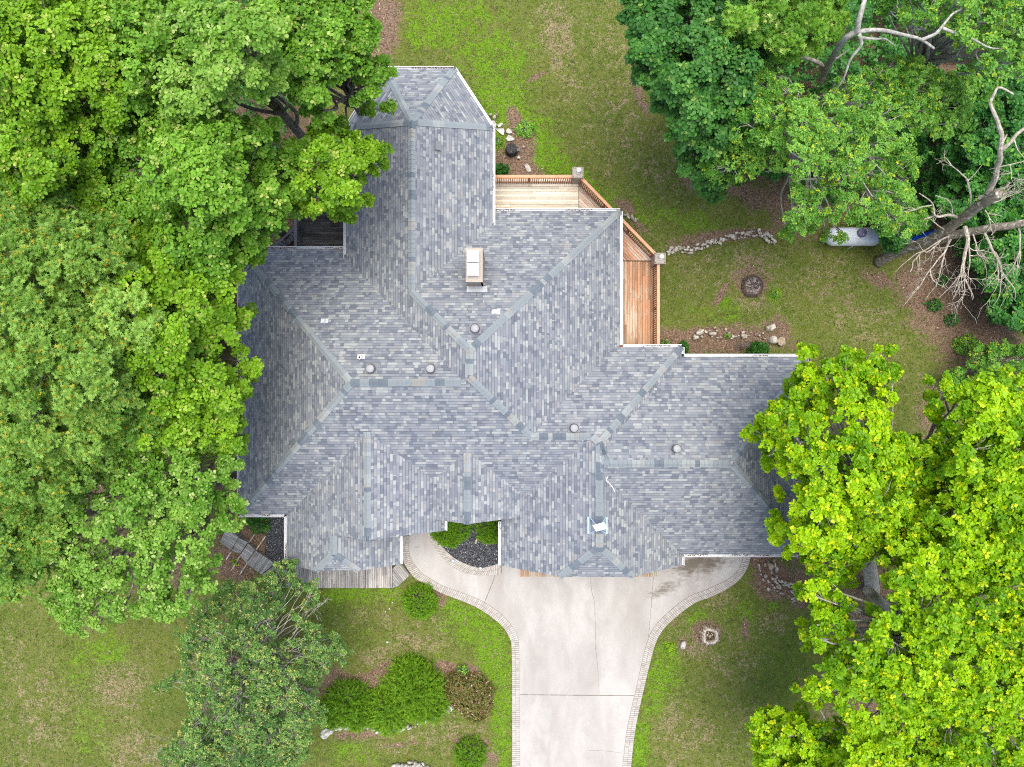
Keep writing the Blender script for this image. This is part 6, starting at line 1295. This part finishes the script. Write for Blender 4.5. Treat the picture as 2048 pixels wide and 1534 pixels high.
shrub('courtyard_shrub', 'wider low green shrub in the black gravel courtyard', [(888, 1060, 30, 32, .8), (915, 1052, 32, 34, .8), (900, 1076, 26, 20, .6)], 'leaf_juniper', 205, GC, length=.06, width=1.4, dens=130, young=.1, tmean=.42, spray=.16, relief=.2)
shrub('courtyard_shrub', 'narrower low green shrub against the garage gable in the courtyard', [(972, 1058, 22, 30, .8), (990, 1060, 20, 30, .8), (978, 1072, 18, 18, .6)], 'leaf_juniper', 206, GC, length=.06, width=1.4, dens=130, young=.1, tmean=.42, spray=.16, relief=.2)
shrub('flowering_shrub', 'olive and reddish shrub dotted with pink flowers', [(945, 1395, 44, 44, 1.1), (915, 1380, 30, 34, 1.0), (955, 1420, 30, 28, .8)], 'leaf_olive', 207, None, tpl=T_OVAL, length=.06, per=6, dens=190, young=.16, tilt=(0, .8))
rg = np.random.default_rng(5); d = unit(rg.normal(size=(75, 3))); d[:, 2] = np.abs(d[:, 2]); c = W(945, 1395, .55); C = np.array([c.x, c.y, 0]) + d * np.array([1.2, 1.2, 1.12]) * 1.02
d = rosettes(C, unit(d + np.array([0, 0, .6])), 5, .034, 1.2, (0, .5), rg, np.full(75, .5), 0); fo = [o for o in COL.objects if o.name.startswith('flowering_shrub')][0]; leaf_mesh('flowers', *d, T_OVAL, M['petal'], fo)
shrub('evergreen_shrub', 'dark green shrub behind the garage wing eave', [(1519, 700, 20, 17, .9)], 'leaf_shrub', 208, None, tpl=T_OVAL, length=.07, per=6, dens=320, tilt=(0, .9))
shrub('evergreen_shrub', 'dark green shrub squeezed between the deck rail and north wing wall', [(1000, 340, 17, 14, .7)], 'leaf_shrub', 209, None, tpl=T_OVAL, length=.07, per=6, dens=320, tilt=(0, .9))
shrub('evergreen_shrub', 'dark green shrub in the notch of the eave below the deck', [(1368, 696, 9, 14, .6)], 'leaf_shrub', 210, None, tpl=T_OVAL, length=.07, per=6, dens=320, tilt=(0, .9))
for k, (x, y, s, h, m_, lab) in enumerate([(1330, 687, 9, .35, 'leaf_locust', 'bright fern-like plant at the foot of the deck rail'), (1455, 672, 6, .3, 'leaf_locust', 'small sprouting weed among the leaf bed stones'), (520, 1052, 16, .5, 'leaf_under', 'strappy green plant beside the black gravel bed by the steps'), (503, 1040, 12, .4, 'leaf_shrub', 'low green plant under the corner of the west eave'), (470, 1125, 6, .25, 'leaf_bright', 'yellow-green weed beside the plank steps'), (1551, 590, 8, .1, 'leaf_locust', 'tuft of bright weeds beside the fire pit'), (1340, 1296, 10, .12, 'leaf_bright', 'bright green clump of weeds near the white rock'), (925, 1340, 12, .4, 'leaf_locust', 'loose green weed above the pink flowered shrub'), (1780, 505, 8, .4, 'leaf_locust', 'small leafy shoot at the foot of the dead trunk'), (1870, 610, 16, .4, 'leaf_under', 'leafy seedling on the brown leaf litter under dead branches'), (1905, 640, 14, .3, 'leaf_under', 'low seedling at the lower edge of the brown leaf litter'), (1885, 560, 14, .4, 'leaf_under', 'seedling between hanging dead branches'), (1050, 258, 20, .12, 'leaf_locust', 'bright clover patch beside the flagstones'), (995, 283, 10, .12, 'leaf_locust', 'clover patch between the north wing and charred stump'), (1935, 690, 26, .35, 'leaf_locust', 'weedy patch below the brown leaf litter')]):
    shrub('weed_plant', lab, [(x, y, s, s * .85, h)], m_, 220 + k, None, 'plant', tpl=T_OVAL if k != 2 else T_NEEDLE, length=.09 if k != 2 else .4, per=5, dens=70 if k != 2 else 25, tilt=(0, .8))

# ------------------------------------------------------------------ loose ground cover (nobody could count it)
def scatter_density(name, thr, n, seed):
    r = np.random.default_rng(seed); p = np.column_stack([r.uniform(-29.5, 29.5, n), r.uniform(-22.5, 22.5, n)]); a = gsample(name, p[:, 0], p[:, 1]); return p[r.random(n) < np.clip((a - thr[0]) / (thr[1] - thr[0]), 0, 1)], r
drive_poly = [(a, b) for a, b in outline]
foot = [tuple(W(x, y, 3.6).xy) for x, y in [(482, 500), (692, 500), (692, 300), (760, 150), (905, 140), (983, 255), (983, 424), (1239, 424), (1239, 695), (1360, 695), (1360, 715), (1615, 715), (1615, 1107), (1363, 1107), (1363, 1128), (1003, 1128), (1003, 1045), (798, 1045), (798, 1128), (575, 1128), (575, 1027), (482, 1027)]]
def outside(p, polys):
    k = np.ones(len(p), bool)
    for q in polys: k &= ~inside_np(q, p)
    return p[k]
deckp = pxpoly([(960, 350), (1157, 350), (1320, 520), (1320, 705), (960, 705)], 0)
walk_band = [(p.x, p.y) for p in lo] + [(p.x, p.y) for p in reversed(ro)] + [(12, -6), (-6, -6)]
NOGO = [walk_band, foot, deckp, pxpoly([(530, 1020), (585, 1020), (585, 1130), (640, 1140), (820, 1135), (820, 1150), (797, 1172), (785, 1177), (560, 1177), (463, 1102)], 0)]
p, r = scatter_density('dirt', (.35, 1.0), 110000, 3); p = outside(p, NOGO); n = len(p)
z = gridh(p[:, 0], p[:, 1]) + r.uniform(.004, .04, n); a = r.uniform(0, 6.28, n); A = np.column_stack([np.cos(a), np.sin(a), r.uniform(-.5, .5, n)]); N = np.column_stack([r.normal(0, .35, n), r.normal(0, .35, n), np.ones(n)])
tag(leaf_mesh('leaf_litter', np.column_stack([p, z]), unit(A), unit(N), r.uniform(.05, .11, n), np.full(n, .9), r.uniform(0, 1, n) ** 1.3, np.zeros(n), T_OVAL, M['litterleaf'], None), kind='stuff')
p, r = scatter_density('dirt', (9, -9), 500, 4); r = np.random.default_rng(6); n0 = 150000
p = np.column_stack([r.uniform(-29.5, 29.5, n0), r.uniform(-22.5, 22.5, n0)])
w = np.clip(1 - gsample('dirt', p[:, 0], p[:, 1]) * 1.2, 0.03, 1) * (0.55 + .45 * gsample('lush', p[:, 0], p[:, 1])); p = p[r.random(n0) < w]; p = outside(p, NOGO); n = len(p)
lu = gsample('lush', p[:, 0], p[:, 1]); dr = gsample('dry', p[:, 0], p[:, 1])
nz = np.array([mnoise.noise(Vector((x * .9, y * .9, 4.4))) for x, y in p])
t = np.clip(.34 + .34 * (lu > .35) * lu + .18 * nz + r.normal(0, .20, n) + (r.random(n) < .10 + .35 * dr) * .42, 0, 1)
C = np.column_stack([p, gridh(p[:, 0], p[:, 1]) - .005]); q = rosettes(C, np.column_stack([r.normal(0, .15, n), r.normal(0, .15, n), np.ones(n)]), 4, .10, 1.5, (.15, .9), r, t, 0)
tag(leaf_mesh('grass', *q, T_NEEDLE, M['grass'], None), kind='stuff')
